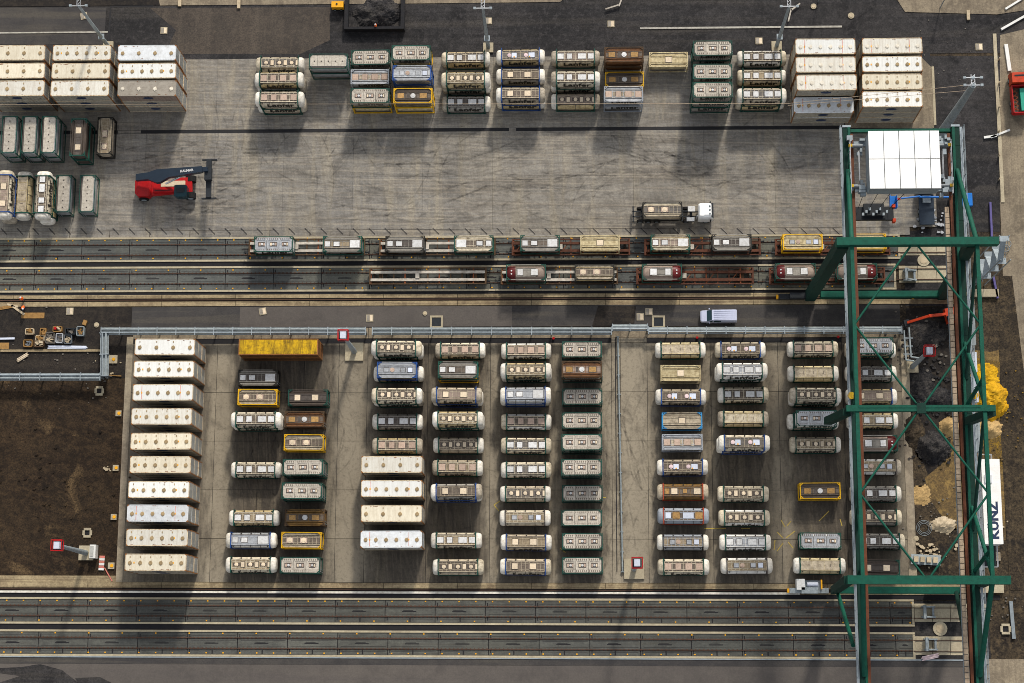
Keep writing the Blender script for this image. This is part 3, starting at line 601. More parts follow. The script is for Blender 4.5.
COLS = {
 'just right of the left white box column': [(258, 369.6, 'DT', 1), (257.7, 389, 'Y', 1), (255.5, 410.9, 'W4', 2), (255.5, 461, 'W4', 1), (253.5, 509.3, 'W4', 1), (250.5, 531.7, 'SI', 1), (250.5, 556.2, 'C3', 1)],
 "below the yellow box's right end": [(308, 389.5, 'DK', 1), (304.5, 411.2, 'RB', 1), (304, 434.4, 'Y', 1), (303, 459, 'G', 2), (302, 482.6, 'G', 2), (305, 509.3, 'BG', 1), (301.5, 532, 'Y', 1), (300.3, 557, 'G', 1)],
 'above the four white boxes': [(396.0, 339.3, 'C3', 2), (397, 361.8, 'BL', 2), (396.5, 386.6, 'C3', 2), (397.2, 413, 'W4g', 1), (397, 437, 'T4', 1)],
 'right of the four white boxes': [(460, 341.4, 'T4', 1), (458, 361.5, 'WG', 2), (456.3, 386.3, 'B2', 2), (457.5, 410.3, 'C3', 2), (458.2, 436.4, 'C3d', 1), (457.3, 459, 'T4', 1), (456, 482.8, 'B2', 2), (456, 531.7, 'W4', 1), (458, 558.4, 'C3d', 1)],
 'left of the green framed column': [(526, 342, 'T4', 1), (525.7, 361.7, 'C3', 2), (525.5, 386, 'SI', 2), (526, 413, 'T4', 1), (526, 436.7, 'W4', 1), (526, 461, 'W4', 1), (525.3, 485, 'C3d', 1), (525, 509.2, 'LT', 1), (526, 533.6, 'B2', 1), (525.5, 558, 'B2', 1)],
 'nearest left of the drain pipe': [(581.8, 341.4, 'G', 1), (581.8, 361.2, 'RB', 2), (582.3, 388.5, 'G', 1), (581.8, 412.4, 'G', 1), (581.8, 434, 'G', 2), (581.5, 459, 'G', 2), (582.3, 485, 'G', 1), (581.7, 509.7, 'G', 1), (582.3, 533, 'G', 1), (582.3, 557, 'G', 1)],
 'first to the right of the drain pipe': [(680.5, 341, 'CS', 1), (680.5, 365, 'CR', 1), (681, 388, 'B2b', 1), (682, 412.5, 'LB', 1), (682.3, 434, 'BB', 1), (682.7, 458.4, 'B2b', 1), (683, 483, 'GO', 1), (683.5, 507.2, 'GB', 1), (683, 533.6, 'GW', 1), (683.7, 558.2, 'T4', 1)],
 'second to the right of the drain pipe': [(740.5, 340.8, 'B2b', 1), (742.3, 361.6, 'WW', 2), (743.5, 386, 'W4', 1), (743.5, 409.9, 'CS', 1), (744.5, 434, 'B2b', 2), (743.5, 485, 'C3', 1), (744.5, 509, 'C3', 1), (745.5, 533.6, 'WW', 1), (747, 557, 'LT', 1)],
 'nearest left of the crane girder': [(813.2, 340, 'T4', 1), (813.5, 364.5, 'CS', 1), (816, 386.4, 'C3', 2), (816.5, 410, 'GT', 2), (815.7, 435.7, 'C3', 1), (820, 482.6, 'YR', 1), (820.5, 532.6, 'GT', 1), (820, 557, 'CS', 1)],
 "under the crane's left girder": [(873, 337.5, 'GT', 2), (871.5, 364.5, 'W4g', 1), (872, 387.6, 'B2', 1), (873, 412, 'W4', 1), (877, 435, 'RD', 1), (876, 458, 'LT', 1), (876, 485, 'W4g', 1), (876.5, 508.6, 'C3d', 1), (879.5, 532.6, 'W4g', 1), (879, 559.5, 'DK', 1)],
}
HB = .05
for cn, rows in COLS.items():
    for i, (cx, y0, st, n) in enumerate(rows):
        for k in range(n):
            pos = f'{ORD[i]} down in the column {cn}'
            lk = ST[st][0]
            words = len((lk+' '+pos).split())
            if n > 1: pos = ('upper of pair ' if k == n-1 else 'lower of pair ')+pos
            lab = (lk+', '+pos) if len((lk+' '+pos).split()) <= 16 else None
            if lab is None:
                short = lk.split(' with ')[0]
                lab = short+', '+pos
                if len(lab.split()) > 16: lab = ('tank, '+pos)
            st2 = st
            if k < n-1: st2 = {'RB': 'G', 'WG': 'YG', 'BL': 'T4', 'GT': 'T4', 'C3': 'T4'}.get(st, st)
            if st2 != st: lab = ST[st2][0].split(' with ')[0]+', '+pos
            x_off = 0
            # the readings are of the topmost roof: the lower one stands straight below it
            htop = HB+2.6*n; X, Y = W(cx, y0, htop)
            x, y = X, Y-1.22; z = HB+2.6*k
            rr = R(random.uniform(-.5, .5)); jx = random.uniform(-.15, .15) if k < n-1 else 0
            if st2 not in PROTO:
                o = build_tank(st2, lab); o.location = (x+jx, y, z); o.rotation_euler = (0, 0, rr); PROTO[st2] = o
            else: dup(PROTO[st2], (x+jx, y, z), rr, lab)
# upper row on the apron
TOPROW = [
 ('far left stacks', [(279.5, 55.2, 'C3', 1), (278.5, 70.3, 'T4', 2), (279, 89.6, 'T4', 2)]),
 ('pale topped single stack', [(328.5, 53.6, 'V', 2)]),
 ('second stacks from left', [(370.5, 49.7, 'G', 1), (370, 69.2, 'BB', 1), (370, 88, 'G', 2)]),
 ('third stacks from left', [(411, 45.2, 'G', 2), (412, 65.3, 'BL', 2), (413, 88, 'YR', 2)]),
 ('fourth stacks from left', [(465.5, 49.8, 'W4', 1), (465.5, 70.3, 'C3', 2), (466, 94.2, 'W4g', 1)]),
 ('blue banded stacks', [(520.5, 47.5, 'B2b', 1), (520.5, 66.8, 'B2', 1), (520.5, 85.5, 'B2', 2)]),
 ('stacks right of the blue banded ones', [(575.5, 48.5, 'W4', 1), (575.5, 69.3, 'W4', 2), (575.5, 91.7, 'C3d', 1)]),
 ('rusty stacks', [(624, 46.8, 'RB', 2), (624.5, 71.7, 'YR', 1), (623.5, 86.3, 'BB', 2)]),
 ('single tank right of the rusty stacks', [(668.5, 52, 'CR', 1)]),
 ('green framed stacks left of mast', [(712.7, 40.5, 'G', 2), (712.5, 63.8, 'G', 2), (712.5, 82, 'G', 3)]),
 ('stacks left of the white boxes', [(762, 48.7, 'W4', 1), (762, 67.7, 'W4', 1), (762, 86.2, 'W4', 2)]),
]
RW = ['back', 'middle', 'front']
for cn, rows in TOPROW:
    for i, (cx, y0, st, n) in enumerate(rows):
        X, Y = W(cx, y0, HB+2.6*n)
        for k in range(n):
            st2 = st if k == n-1 or st not in ('G', 'YR', 'BL', 'GO') else {'G': 'G' if cn.startswith('green') else 'YG', 'YR': 'YG', 'BL': 'BL', 'GO': 'W4'}[st]
            tier = '' if n == 1 else (', top tier' if k == n-1 else ', bottom tier' if k == 0 else ', middle tier')
            lk = ST[st2][0].split(' with ')[0]
            rw = '' if len(rows) == 1 else f' in the {RW[i]} row'
            lab = f'{lk}{rw} of the {cn}{tier}'
            if cn.startswith('single'): lab = 'plain pale yellow tank container alone, right of the rusty stacks'
            if cn.startswith('stacks'): lab = f'{lk}{rw}, {cn}{tier}'
            loc = (X, Y-1.22, HB+2.6*k); rr = R(random.uniform(-.4, .4))
            if st2 not in PROTO:
                o = build_tank(st2, lab); o.location = loc; o.rotation_euler = (0, 0, rr); PROTO[st2] = o
            else: dup(PROTO[st2], loc, rr, lab)
# lengthwise tanks at the left edge
for i, (cx, yc, st, n, lab) in enumerate([
 (9, 134.5, 'V', 2, 'green framed pale tank leftmost of the upper upright row at left edge'), (29, 134.5, 'V', 2, 'green framed pale tank second from left in upper upright row'), (48.5, 134.5, 'V', 2, 'green framed pale tank left of the two dark ones'),
 (78, 137, 'DK', 2, 'dark maroon brown tank standing upright left of the other brown one'), (104.5, 135.5, 'TT', 1, 'grey brown tank rightmost of the upper upright row'),
 (3, 193, 'B2', 2, 'blue banded swap tank at the left edge of the lower upright row'), (22, 194, 'CS', 1, 'cream swap tank with plain tan deck in lower upright row'), (41.5, 194, 'W4', 2, 'cream swap tank with white lids between tan deck and pale tanks'),
 (63, 193.5, 'V', 1, 'pale tank with green frame, left of the last upright pair'), (87, 193.5, 'V', 1, 'pale tank with green frame at the right end of upright pair')]):
    for k in range(n):
        X, Y = W(cx, yc, HB+2.6*n)
        l2 = lab if n == 1 else (lab.replace('pale tank ', 'pale tank, upper, ') if 'pale tank ' in lab else 'upper '+lab) if k == n-1 else ('lower '+lab)
        loc = (X, Y, HB+2.6*k)
        if st not in PROTO:
            o = build_tank(st, l2); PROTO[st] = o; o.location = loc; o.rotation_euler = (0, 0, R(90))
        else: dup(PROTO[st], loc, R(-90 if st == 'V' else 90), l2)
# ---------------------------------------------------------------- insulated 30 foot boxes
#      roof, hatch, count, stripes, small vents, look
BX = {
 'b6': ('reefer', 'hatch', 6, 0, 1, 'white box with six tan hatches'), 'b4': ('reefer', 'hatch', 4, 0, 1, 'white box with four tan hatches'),
 'b6s': ('reefer', 'hatch', 6, 1, 0, 'white box with red cross stripes'), 'b6t': ('reefer', 'hatchw', 6, 1, 0, 'bright white box with pale hatches'), 'b6c': ('reefercream', 'hatch', 6, 0, 1, 'cream rust edged box with six hatches'),
 'b4c': ('reefercream', 'hatch', 4, 0, 1, 'cream box with four hatches'), 'b4b': ('reeferblue', 'hatch', 4, 0, 0, 'bluish white box with four hatches'),
 'b6b': ('reeferblue', 'hatch', 6, 1, 0, 'bluish white box with red cross stripes'), 'b4g': ('reefergrey', 'hatchw', 4, 0, 0, 'grey box with four pale hatches'),
}
BL2 = 4.56
def build_box(st, label):
    roof, hm, n, stripes, vents, look = BX[st]
    t = thing('bulk_container', label, 'container', group='white thirty foot boxes')
    a, b, hgt = BL2, 1.25, 2.6
    mb = MB().box(-a+.08, a-.08, -b+.05, b-.05, .12, hgt-.06)
    k = int((2*a-.6)/.5)
    for i in range(k):
        x = -a+.35+i*.5
        for sy in (-1, 1): mb.box(x, x+.25, sy*(b-.05)-.03+sy*.01, sy*(b-.05)+.03-sy*.01, .2, hgt-.2)
    part(mb, 'side_wall', 'side' if st != 'b4g' else 'rosy', t)
    rb = MB().box(-a+.1, a-.1, -b+.1, b-.1, hgt-.06, hgt-.02)
    for i in range(22): x = -a+.3+i*.4; rb.box(x, x+.18, -b+.15, b-.15, hgt-.02, hgt-.005)
    part(rb, 'roof', roof, t)
    rs_ = MB(); rn = random.Random(hash(st) % 97 if 0 else sum(map(ord, st)))
    for q in range(9):
        x, y, s1, s2 = rn.uniform(-a+.2, a-.2), rn.choice((-1, 1))*rn.uniform(.98, 1.14), rn.uniform(.05, .22), rn.uniform(.02, .05); rs_.box(x-s1, x+s1, y-s2, y+s2, hgt-.02, hgt-.002)
    part(rs_, 'rust_scale', 'rustspeck', t, kind='stuff')
    fb = MB()
    for sy in (-1, 1):
        fb.box(-a+.13, a-.13, sy*b-.06-sy*.06, sy*b+.06-sy*.06, hgt-.12, hgt); fb.box(-a+.13, a-.13, sy*b-.08-sy*.08, sy*b+.08-sy*.08, 0, .16)
    for sx in (-1, 1):
        fb.box(sx*a-.06-sx*.06, sx*a+.06-sx*.06, -b+.13, b-.13, hgt-.12, hgt); fb.box(sx*a-.06-sx*.06, sx*a+.06-sx*.06, -b+.13, b-.13, 0, .12)
    part(fb, 'frame', 'rframe' if st not in ('b4b', 'b6b', 'b4g') else roof, t)
    for sx in (-1, 1):
        for sy in (-1, 1):
            x0, x1 = sorted((sx*a, sx*(a-.13))); y0, y1 = sorted((sy*b, sy*(b-.13)))
            cb = MB().box(x0, x1, y0, y1, 0, hgt+.004)
            cb.prism([(sx*a, sy*b), (sx*(a-.32), sy*b), (sx*a, sy*(b-.3))] if sx*sy < 0 else [(sx*a, sy*b), (sx*a, sy*(b-.3)), (sx*(a-.32), sy*b)], hgt-.05, hgt+.008)
            part(cb, 'corner_post', 'corner', t)
    hme = None
    for i in range(n):
        x = (-a+.75)+(2*a-1.5)*i/(n-1)
        if hme is None:
            hb2 = MB().disc(0, 0, hgt-.03, hgt+.06, .29, 12); hb2.disc(0, 0, hgt+.06, hgt+.09, .2, 10); hb2.box(.05, .12, .28, .36, hgt-.03, hgt+.06); hb2.box(-.1, -.03, -.36, -.28, hgt-.03, hgt+.06); hme = hb2.mesh('hatch', hm)
            vme = MB().box(-.06, .06, -.12, .12, hgt-.03, hgt+.04).mesh('roof_vent', 'hatch')
        obj('hatch', hme, t, (x, -.1, 0))
        if vents: obj('roof_vent', vme, t, (x, .78, 0))
    if stripes:
        for x in (-a+1.35, a-1.95):
            part(MB().box(x-.03, x+.03, -b+.2, b-.2, hgt-.02, hgt+.002), 'roof_stripe', 'stripe', t)
    for x in (-a+1.35, a-1.95):
        if n == 6: part(MB().box(x-.09, x+.09, -.18, .06, hgt, hgt+.02), 'warning_label', 'amber', t)
    for j, sy in enumerate((-1, 1)):
        db = MB().box(a-.08, a-.03, min(sy*.03, sy*1.1), max(sy*.03, sy*1.1), .14, hgt-.14)
        for q in range(4): yy = sy*(.2+q*.25); db.box(a-.03, a+.0, yy-.03, yy+.03, .18, hgt-.18)
        part(db, 'door', 'door', t)
    eb = MB(); n2 = 16; pts = [(math.cos(2*math.pi*k/n2)*.8, math.sin(2*math.pi*k/n2)*.45) for k in range(n2)]
    eb.loft([[(x, -b-.02, 1.5+z) for x, z in pts], [(x, -b+.0, 1.5+z) for x, z in pts]], 0, False, True)
    part(eb, 'emblem', 'navy', t)
    return t
def box_stack(cx, y0, n, tops, look_pos, ystep=0):
    X, Y = W(cx, y0, HB+2.6*n)
    for k in range(n):
        st = tops if k == n-1 else random.choice(['b6', 'b6c', 'b4'])
        tier = 'alone' if n == 1 else ('top' if k == n-1 else 'bottom' if k == 0 else 'middle')
        lab = f'{BX[st][5]}, {tier} of {look_pos}'
        if len(lab.split()) > 16: lab = f"{BX[st][5].split(' with ')[0]}, {tier} of {look_pos}"
        loc = (X+(random.uniform(-.06, .06) if k < n-1 else 0), Y-1.25, HB+2.6*k); rr = R(random.uniform(-.3, .3))
        if st not in PROTO:
            o = build_box(st, lab); o.location = loc; o.rotation_euler = (0, 0, rr); PROTO[st] = o
        else: dup(PROTO[st], loc, rr, lab)
for i, (cx, y0, st) in enumerate([(165.2, 338.7, 'b4'), (164.3, 360.8, 'b6'), (163.3, 384, 'b6s'), (162, 408, 'b6'), (161.4, 432.8, 'b6c'), (160.7, 456.2, 'b6c'), (159.2, 481.1, 'b6'), (158, 504.7, 'b6b'), (157.3, 529, 'b6c'), (156, 553.8, 'b6c')]):
    box_stack(cx, y0, 3, st, f'{ORD[i]} stack down beside the soil')
for i, (cx, y0, st) in enumerate([(392, 456, 'b4'), (391.7, 480.2, 'b6s'), (391.7, 505, 'b4c'), (391.4, 530.7, 'b6b')]):
    box_stack(cx, y0, 2, st, f'{ORD[i]} stack down in the short column of four')
for cx, cn, sts, dx in ((16.5, 'left', ('b4c', 'b4c', 'b4c'), -.4), (82.2, 'middle', ('b6c', 'b4c', 'b4c'), -1), (147.3, 'right', ('b4b', 'b6', 'b4g'), 0)):
    for j, (y0, s) in enumerate(zip((45, 63, 80.5), sts)):
        box_stack(cx+dx*j, y0, 3, s, f'{RW[j]} stack in the {cn} of the top left block')
for j, (cx, y0, n, s) in enumerate([(825.2, 38.6, 3, 'b6t'), (825.5, 56.7, 3, 'b6t'), (826.5, 74.6, 3, 'b6t'), (823.5, 97.2, 2, 'b6b')]):
    box_stack(cx, y0, n, s, f'{ORD[j]} stack down, left half of top right block')
for j, (cx, y0, s) in enumerate([(892, 37.9, 'b6t'), (892, 56.1, 'b6'), (892, 73.7, 'b6c'), (892, 91.3, 'b6')]):
    box_stack(cx, y0, 3, s, f'{ORD[j]} stack down, right half of top right block')
# the yellow open forty foot box above the dark tanks
for k in range(2):
    X, Y = W(278.5, 338.8, HB+5.2); t = thing('box_container', 'rusty yellow forty foot container, '+('upper one beside the pipe rack' if k else 'lower one beneath the upper yellow container'), 'container', (X, Y-1.22, HB+2.6*k), 0, 'yellow containers')
    a, b = 6.05, 1.22; mb = MB().box(-a+.06, a-.06, -b+.05, b-.05, .1, 2.5)
    for i in range(46):
        for sy in (-1, 1): mb.box(-a+.3+i*.255, -a+.43+i*.255, sy*(b-.04)-.03, sy*(b-.04)+.03, .15, 2.45)
    part(mb, 'side_wall', 'rustclad', t)
    rb = MB().box(-a+.1, a-.1, -b+.1, b-.1, 2.5, 2.54)
    for i in range(40): rb.box(-a+.2+i*.29, -a+.34+i*.29, -b+.15, b-.15, 2.54, 2.57)
    part(rb, 'roof', 'fyellow', t)
    fb = frame_mesh(a, .13); 
    for sy in (-1, 1): fb.box(-a+.13, a-.13, sy*b-.05-sy*.05, sy*b+.05-sy*.05, 2.48, 2.597)
    part(fb, 'frame', 'corner', t)
    for sy in (-1, 1): part(MB().box(a-.07, a-.02, min(sy*.03, sy*1.05), max(sy*.03, sy*1.05), .14, 2.45), 'door', 'rustclad', t)
# ---------------------------------------------------------------- wagons and their loads
def wagon(x0, x1, ytrk, mat, label, openmid):
    (X0, Y0), (X1, _) = W(x0, ytrk), W(x1, ytrk); L = X1-X0; a = L/2
    t = thing('container_wagon', label, 'rail wagon', ((X0+X1)/2, Y0, .15), 0, 'flat wagons on the tracks')
    for sy in (-1, 1):
        part(MB().box(-a+.7, a-.7, sy*.6-.2, sy*.6+.2, .8, 1.1), 'centre_sill', 'beamgrey' if openmid else mat, t)
        if True: part(MB().box(-a+.9, a-.9, sy*1.25-.07, sy*1.25+.07, .85, 1.05), 'side_sill', mat, t)
    n = 11
    for i in range(n):
        x = -a+.9+(2*a-1.8)*i/(n-1)
        part(MB().box(x-.1, x+.1, -1.3, 1.3, .72, .98 if i % 2 else .9), 'cross_member', mat if i % 3 else 'orange_rust', t)
    for i in range(0, n-1):
        if i % 2 == 0 and not openmid:
            x = -a+.9+(2*a-1.8)*i/(n-1); s = (2*a-1.8)/(n-1)
            part(MB().beam((x, -1.1, .88), (x+s, 1.1, .88), .1, .1), 'diagonal_brace', 'orange_rust' if not openmid else mat, t)
    for bx in (-a+2.3, a-2.3):
        bb = MB()
        for sy in (-1, 1): bb.box(bx-1.3, bx+1.3, sy*1.0-.1, sy*1.0+.1, .3, .62)
        bb.box(bx-.2, bx+.2, -1.0, 1.0, .4, .7); bo = part(bb, 'bogie', 'brown', t)
        for wx in (-.9, .9):
            wb = MB()
            for sy in (-1, 1): wb.tube((bx+wx, sy*.68, .42), (bx+wx, sy*.82, .42), .44, 12)
            wb.tube((bx+wx, -.9, .42), (bx+wx, .9, .42), .08, 6); part(wb, 'wheel_set', 'rust', bo)
    for sx in (-1, 1):
        part(MB().box(sx*(a-.75)-.12, sx*(a-.75)+.12, -1.3, 1.3, .6, 1.12), 'headstock', mat, t)
        for sy in (-1, 1):
            b = MB().tube((sx*(a-.65), sy*.87, .9), (sx*(a-.15), sy*.87, .9), .1, 8); b.tube((sx*(a-.15), sy*.87, .9), (sx*(a-.07), sy*.87, .9), .24, 10); part(b, 'buffer', 'dark', t)
    part(MB().tube((0, 1.31, .85), (0, 1.55, .85), .06), 'brake_wheel', 'amber', t); part(MB().box(-1.9, -1.3, -.4, .4, 1.0, 1.25), 'equipment_box', 'beamgrey', t)
    return t
Y1, Y2 = 249.0, 277.8
for (a, b), m, lab in zip([(246, 370), (376, 500), (508, 634), (640, 764), (770, 893)], ['brown', 'brown', 'oxide', 'oxide', 'oxide'],
    ['brown flat wagon at the left end of the upper train', 'brown flat wagon second from left in the upper train', 'rusty flat wagon in the middle of the upper train', 'red rusted flat wagon below the parked tank truck', 'rusted flat wagon of upper train reaching under the crane girder']):
    wagon(a, b, Y1, m, lab, m == 'brown')
for (a, b), m, lab in zip([(366, 491), (497, 622), (632, 757), (764, 888)], ['brown', 'brown', 'oxide', 'oxide'],
    ['empty wagon with pale centre sills at lower train left end', 'wagon with pale sills carrying maroon ended and tan tanks', 'rust red wagon half empty, one maroon ended tank on it', 'rust red wagon carrying two maroon ended tanks']):
    wagon(a, b, Y2, m, lab, m == 'brown')
LOAD = [(273.5, 236.6, 'GT', 'pale tank leftmost on the upper train'), (342.5, 236.4, 'WG', 'grey tank with lid pair, second on the upper train'), (405, 236.2, 'DT', 'tank with tan lids, third on the upper train'), (473.7, 236, 'WL', 'tank with white left end, fourth on the upper train'),
 (540, 235, 'WG', 'tank with white right end plate, fifth on the upper train'), (600, 235, 'CR', 'stained beige tank, sixth on the upper train'), (670.5, 234.8, 'WL', 'tank with bright white lids, below the parked truck'), (731.7, 234.3, 'DT', 'green cornered tank right of the one below the truck'), (802.5, 232.6, 'YG', 'yellow framed golden tank on the upper train left of girder'), (866, 231.5, 'YG', 'yellow framed tank on upper train, right of the girder'),
 (526, 264.6, 'RD', 'maroon ended tank leftmost on the lower train'), (594.5, 265, 'TT', 'tan tank with two lids on the lower train'), (662, 264.4, 'RD', 'maroon ended tank left of the empty wagon half'), (795.5, 263.7, 'RD', 'maroon ended tank just left of the slanting crane leg'), (857, 263.6, 'RD', 'maroon ended tank on lower train beneath the left girder')]
ST['WL'] = ('white ended tank', 'green', 'cream', None, 'walk', 'wl', 'rect', 1)
for i, (cx, y0, st, lab) in enumerate(LOAD):
    X, Y = W(cx, y0, 3.87); yc = W(512, Y1 if i < 10 else Y2)[1]
    rz = R(180) if i in (3, 10, 13) else 0
    if st not in PROTO:
        o = build_tank(st, lab); PROTO[st] = o; o.location = (X, yc, 1.27); o.rotation_euler = (0, 0, rz)
    else: dup(PROTO[st], (X, yc, 1.27), rz, lab)
# ---------------------------------------------------------------- parked tank truck
def wheels(t, xs, hw, r=.5, wd=.32, mat='tyre'):
    for x in xs:
        for sy in (-1, 1):
            wo = part(MB().tube((x, sy*hw-wd/2, r), (x, sy*hw+wd/2, r), r, 14), 'wheel', mat, t)
            part(MB().tube((x, sy*(hw+wd/2), r), (x, sy*(hw+wd/2+.02), r), r*.55, 10), 'rim', 'galv', wo)
X, Y = W(632, 216); t = thing('articulated_truck', 'white cab truck with chassis, parked on the apron above the trains', 'truck', (X, Y, .06))
part(MB().box(0, 8.9, .35, .5, .95, 1.2).box(0, 8.9, -.5, -.35, .95, 1.2).box(.05, .25, -1.2, 1.2, .7, 1.2).box(1.4, 1.7, -1.2, 1.2, 1.0, 1.2).box(7.5, 7.8, -1.2, 1.2, 1.0, 1.2), 'trailer_chassis', 'dark', t)
part(MB().box(7.2, 12.2, .3, .45, .7, .95).box(7.2, 12.2, -.45, -.3, .7, .95).box(8.9, 9.3, -1.1, 1.1, .7, .95), 'tractor_chassis', 'dark', t)
wheels(t, (1.2, 2.5, 3.8, 8.3), 1.0); wheels(t, (11.4,), 1.05)
part(MB().loft([[(x, y*s, .6+(z-.6)*q) for y, z in ((-1.22, .6), (-1.22, 2.8), (-1.05, 3.2), (-.75, 3.4), (.75, 3.4), (1.05, 3.2), (1.22, 2.8), (1.22, .6))] for x, s, q in ((10.15, .9, .92), (10.4, 1, 1), (11.7, 1, 1.0), (12.1, .97, .95), (12.4, .9, .6), (12.48, .86, .5))], 0, False), 'cab', 'cab', t)
part(MB().box(10.35, 10.9, -.95, .95, 3.38, 3.6), 'wind_deflector', 'cab', t)
part(MB().add([(12.08, -1.05, 3.12), (12.08, 1.05, 3.12), (12.5, .98, 2.0), (12.5, -.98, 2.0), (12.36, -.98, 1.88), (12.36, .98, 1.88)], [(0, 3, 2, 1), (3, 4, 5, 2)]), 'windscreen', 'glass', t)
part(MB().box(12.1, 12.4, -1.1, 1.1, 3.2, 3.28), 'sun_visor', 'dark', t)
for sy in (-1, 1): part(MB().box(11.9, 12.1, sy*1.45-.12, sy*1.45+.12, 1.9, 2.6), 'wing_mirror', 'dark', t); part(MB().box(12.36, 12.42, sy*.9-.2, sy*.9+.2, .8, 1.0), 'headlight', 'lidwhite', t)
for y in (-.6, 0, .6): part(MB().box(11.75, 11.95, y-.12, y+.12, 3.35, 3.45), 'roof_light', 'glass', t)
part(MB().box(8.6, 9.7, .3, 1.1, 1.0, 1.5), 'tool_box', 'lidwhite', t); part(MB().box(8.4, 9.6, -1.2, -.6, .7, 1.3), 'fuel_tank', 'silver', t); part(MB().tube((9.9, -.9, 1), (9.9, -.9, 3.3), .09, 8), 'exhaust_stack', 'silver', t)
o = dup(PROTO['TT'], (X+1.5+3.05, Y, 1.27), 0, 'tan tank with two round lids carried by the white cab truck')
# spreader hanging below the trolley, with its ropes
# ---------------------------------------------------------------- silver van
X, Y = W(718, 317.5); t = thing('van', 'silver van driving left on the terminal road', 'van', (X, Y, .02))
def vrow(x, hw, z0, z1, tp): return [(x, -hw, z0), (x, -hw, z0+(z1-z0)*.55), (x, -hw*tp, z1), (x, hw*tp, z1), (x, hw, z0+(z1-z0)*.55), (x, hw, z0)]
part(MB().loft([vrow(*r) for r in ((-2.75, .7, .45, .95, .9), (-2.55, .93, .4, 1.1, .9), (-1.75, .98, .35, 1.25, .86), (-1.05, .98, .35, 1.95, .82), (2.5, .98, .35, 2.0, .86), (2.75, .95, .4, 1.8, .86))], 0, False), 'body', 'van', t)
part(MB().add([(-1.8, -.84, 1.28), (-1.8, .84, 1.28), (-1.1, .78, 1.95), (-1.1, -.78, 1.95)], [(0, 1, 2, 3)]), 'windscreen', 'glass', t)
for sy in (-1, 1):
    part(MB().add([(-1.5, sy*.97, 1.25), (-.95, sy*.985, 1.25), (-.95, sy*.87, 1.78), (-1.15, sy*.87, 1.74)], [(0, 1, 2, 3)]).add([(-.8, sy*.985, 1.27), (.3, sy*.985, 1.27), (.3, sy*.87, 1.8), (-.8, sy*.87, 1.8)], [(0, 1, 2, 3)]), 'side_window', 'glass', t)
    part(MB().box(-1.5, -1.35, sy*1.1-.1, sy*1.1+.1, 1.1, 1.35), 'wing_mirror', 'van', t); part(MB().box(-2.72, -2.6, sy*.65-.18, sy*.65+.18, .75, .95), 'headlight', 'lidwhite', t)
rb = MB()
for k in range(5): rb.box(-.8, 2.4, -.62+k*.3, -.58+k*.3, 1.985, 2.03)
part(rb, 'roof_rib', 'van', t); wheels(t, (-1.75, 1.75), .87, .34, .22)
# ---------------------------------------------------------------- red reach stacker
X, Y = W(138, 190.5); t = thing('reach_stacker', 'red reach stacker with slate blue boom on the open apron', 'reach stacker', (X, Y, .06), R(1))
part(MB().loft([[(x, -hw, .7), (x, -hw, z), (x, hw, z), (x, hw, .7)] for x, hw, z in ((0, 1.0, 1.9), (.5, 1.55, 2.2), (2.2, 1.6, 2.2), (2.6, 1.2, 1.8))], 0, False), 'counterweight', 'rred', t)
part(MB().prism([(2.4, -1.3), (6.2, -1.0), (6.4, -1.5), (8.9, -1.5), (8.9, 1.45), (6.8, 1.5), (5.0, .9), (2.4, 1.2)], .8, 1.6), 'chassis', 'rred', t)
part(MB().box(2.9, 6.3, -.95, -.2, 1.6, 2.2), 'engine_cover', 'rred', t); part(MB().box(4.1, 7.9, -.05, .85, 1.6, 2.0), 'deck_plate', 'lidcream', t); part(MB().box(3.2, 5.6, -.75, -.65, 2.2, 2.3), 'hydraulic_hose', 'dark', t)
cbm = MB().loft([[(x, -1.75+q, 1.6), (x, -1.75+q*.7, 3.2), (x, .15-q*.7, 3.2), (x, .15-q, 1.6)] for x, q in ((6.6, .15), (6.9, 0), (8.3, 0), (8.6, .25))], 0, False)
co = part(cbm, 'cab', 'glass', t, loc=(-.1, -.3, 0)); part(MB().box(7.0, 8.2, -1.1, -.4, 3.2, 3.26), 'roof_hatch', 'dark', co)
wheels(t, (1.2,), 1.55, .75, .6); wheels(t, (8.6,), 1.35, .85, .9)
for x0, z0, x1, z1 in ((.6, 3.4, 14.5, 6.2),):
    b = MB(); f = [(.6, 3.6, .45), (3.2, 4.1, .6), (4.6, 4.4, 1.15), (6.2, 4.7, .85), (7.0, 4.9, .55)]
    b.loft([[(x, 1.0-hw+sh, z-.45), (x, 1.0-hw+sh, z+.45), (x, 1.0+hw+sh, z+.45), (x, 1.0+hw+sh, z-.45)] for x, z, hw, sh in ((.6, 3.6, .5, 0), (2.6, 4.0, .55, .05), (4.0, 4.3, 1.05, -.1), (4.6, 4.4, 1.05, -.1), (6.0, 4.7, .7, .25), (11.3, 5.2, .45, .6))], 0, False); part(b, 'outer_boom', 'boom', t)
    b = MB().beam((10.8, 1.55, 5.1), (12.2, 1.62, 5.3), .7, .6); part(b, 'inner_boom', 'boom', t)
b = MB().box(11.6, 12.7, .0, 1.9, 4.3, 5.2).box(11.7, 12.5, -2.6, 3.5, 3.9, 4.35); part(b, 'spreader_beam', 'dark', t)
b = MB()
for y in (-2.7, 3.5): b.box(11.0, 13.3, y-.12, y+.12, 3.8, 4.1)
part(b, 'spreader_arm', 'dark', t); part(MB().tube((5, .3, 2.4), (9.0, 1.2, 4.9), .16, 8), 'lift_cylinder', 'silver', t)
o = obj('boom_lettering', text_mesh('KALMAR', .55, 'lidwhite', .01, .03), t, (8.9, 1.42, 5.46)); o.rotation_euler = (0, -R(5.4), R(3.8))
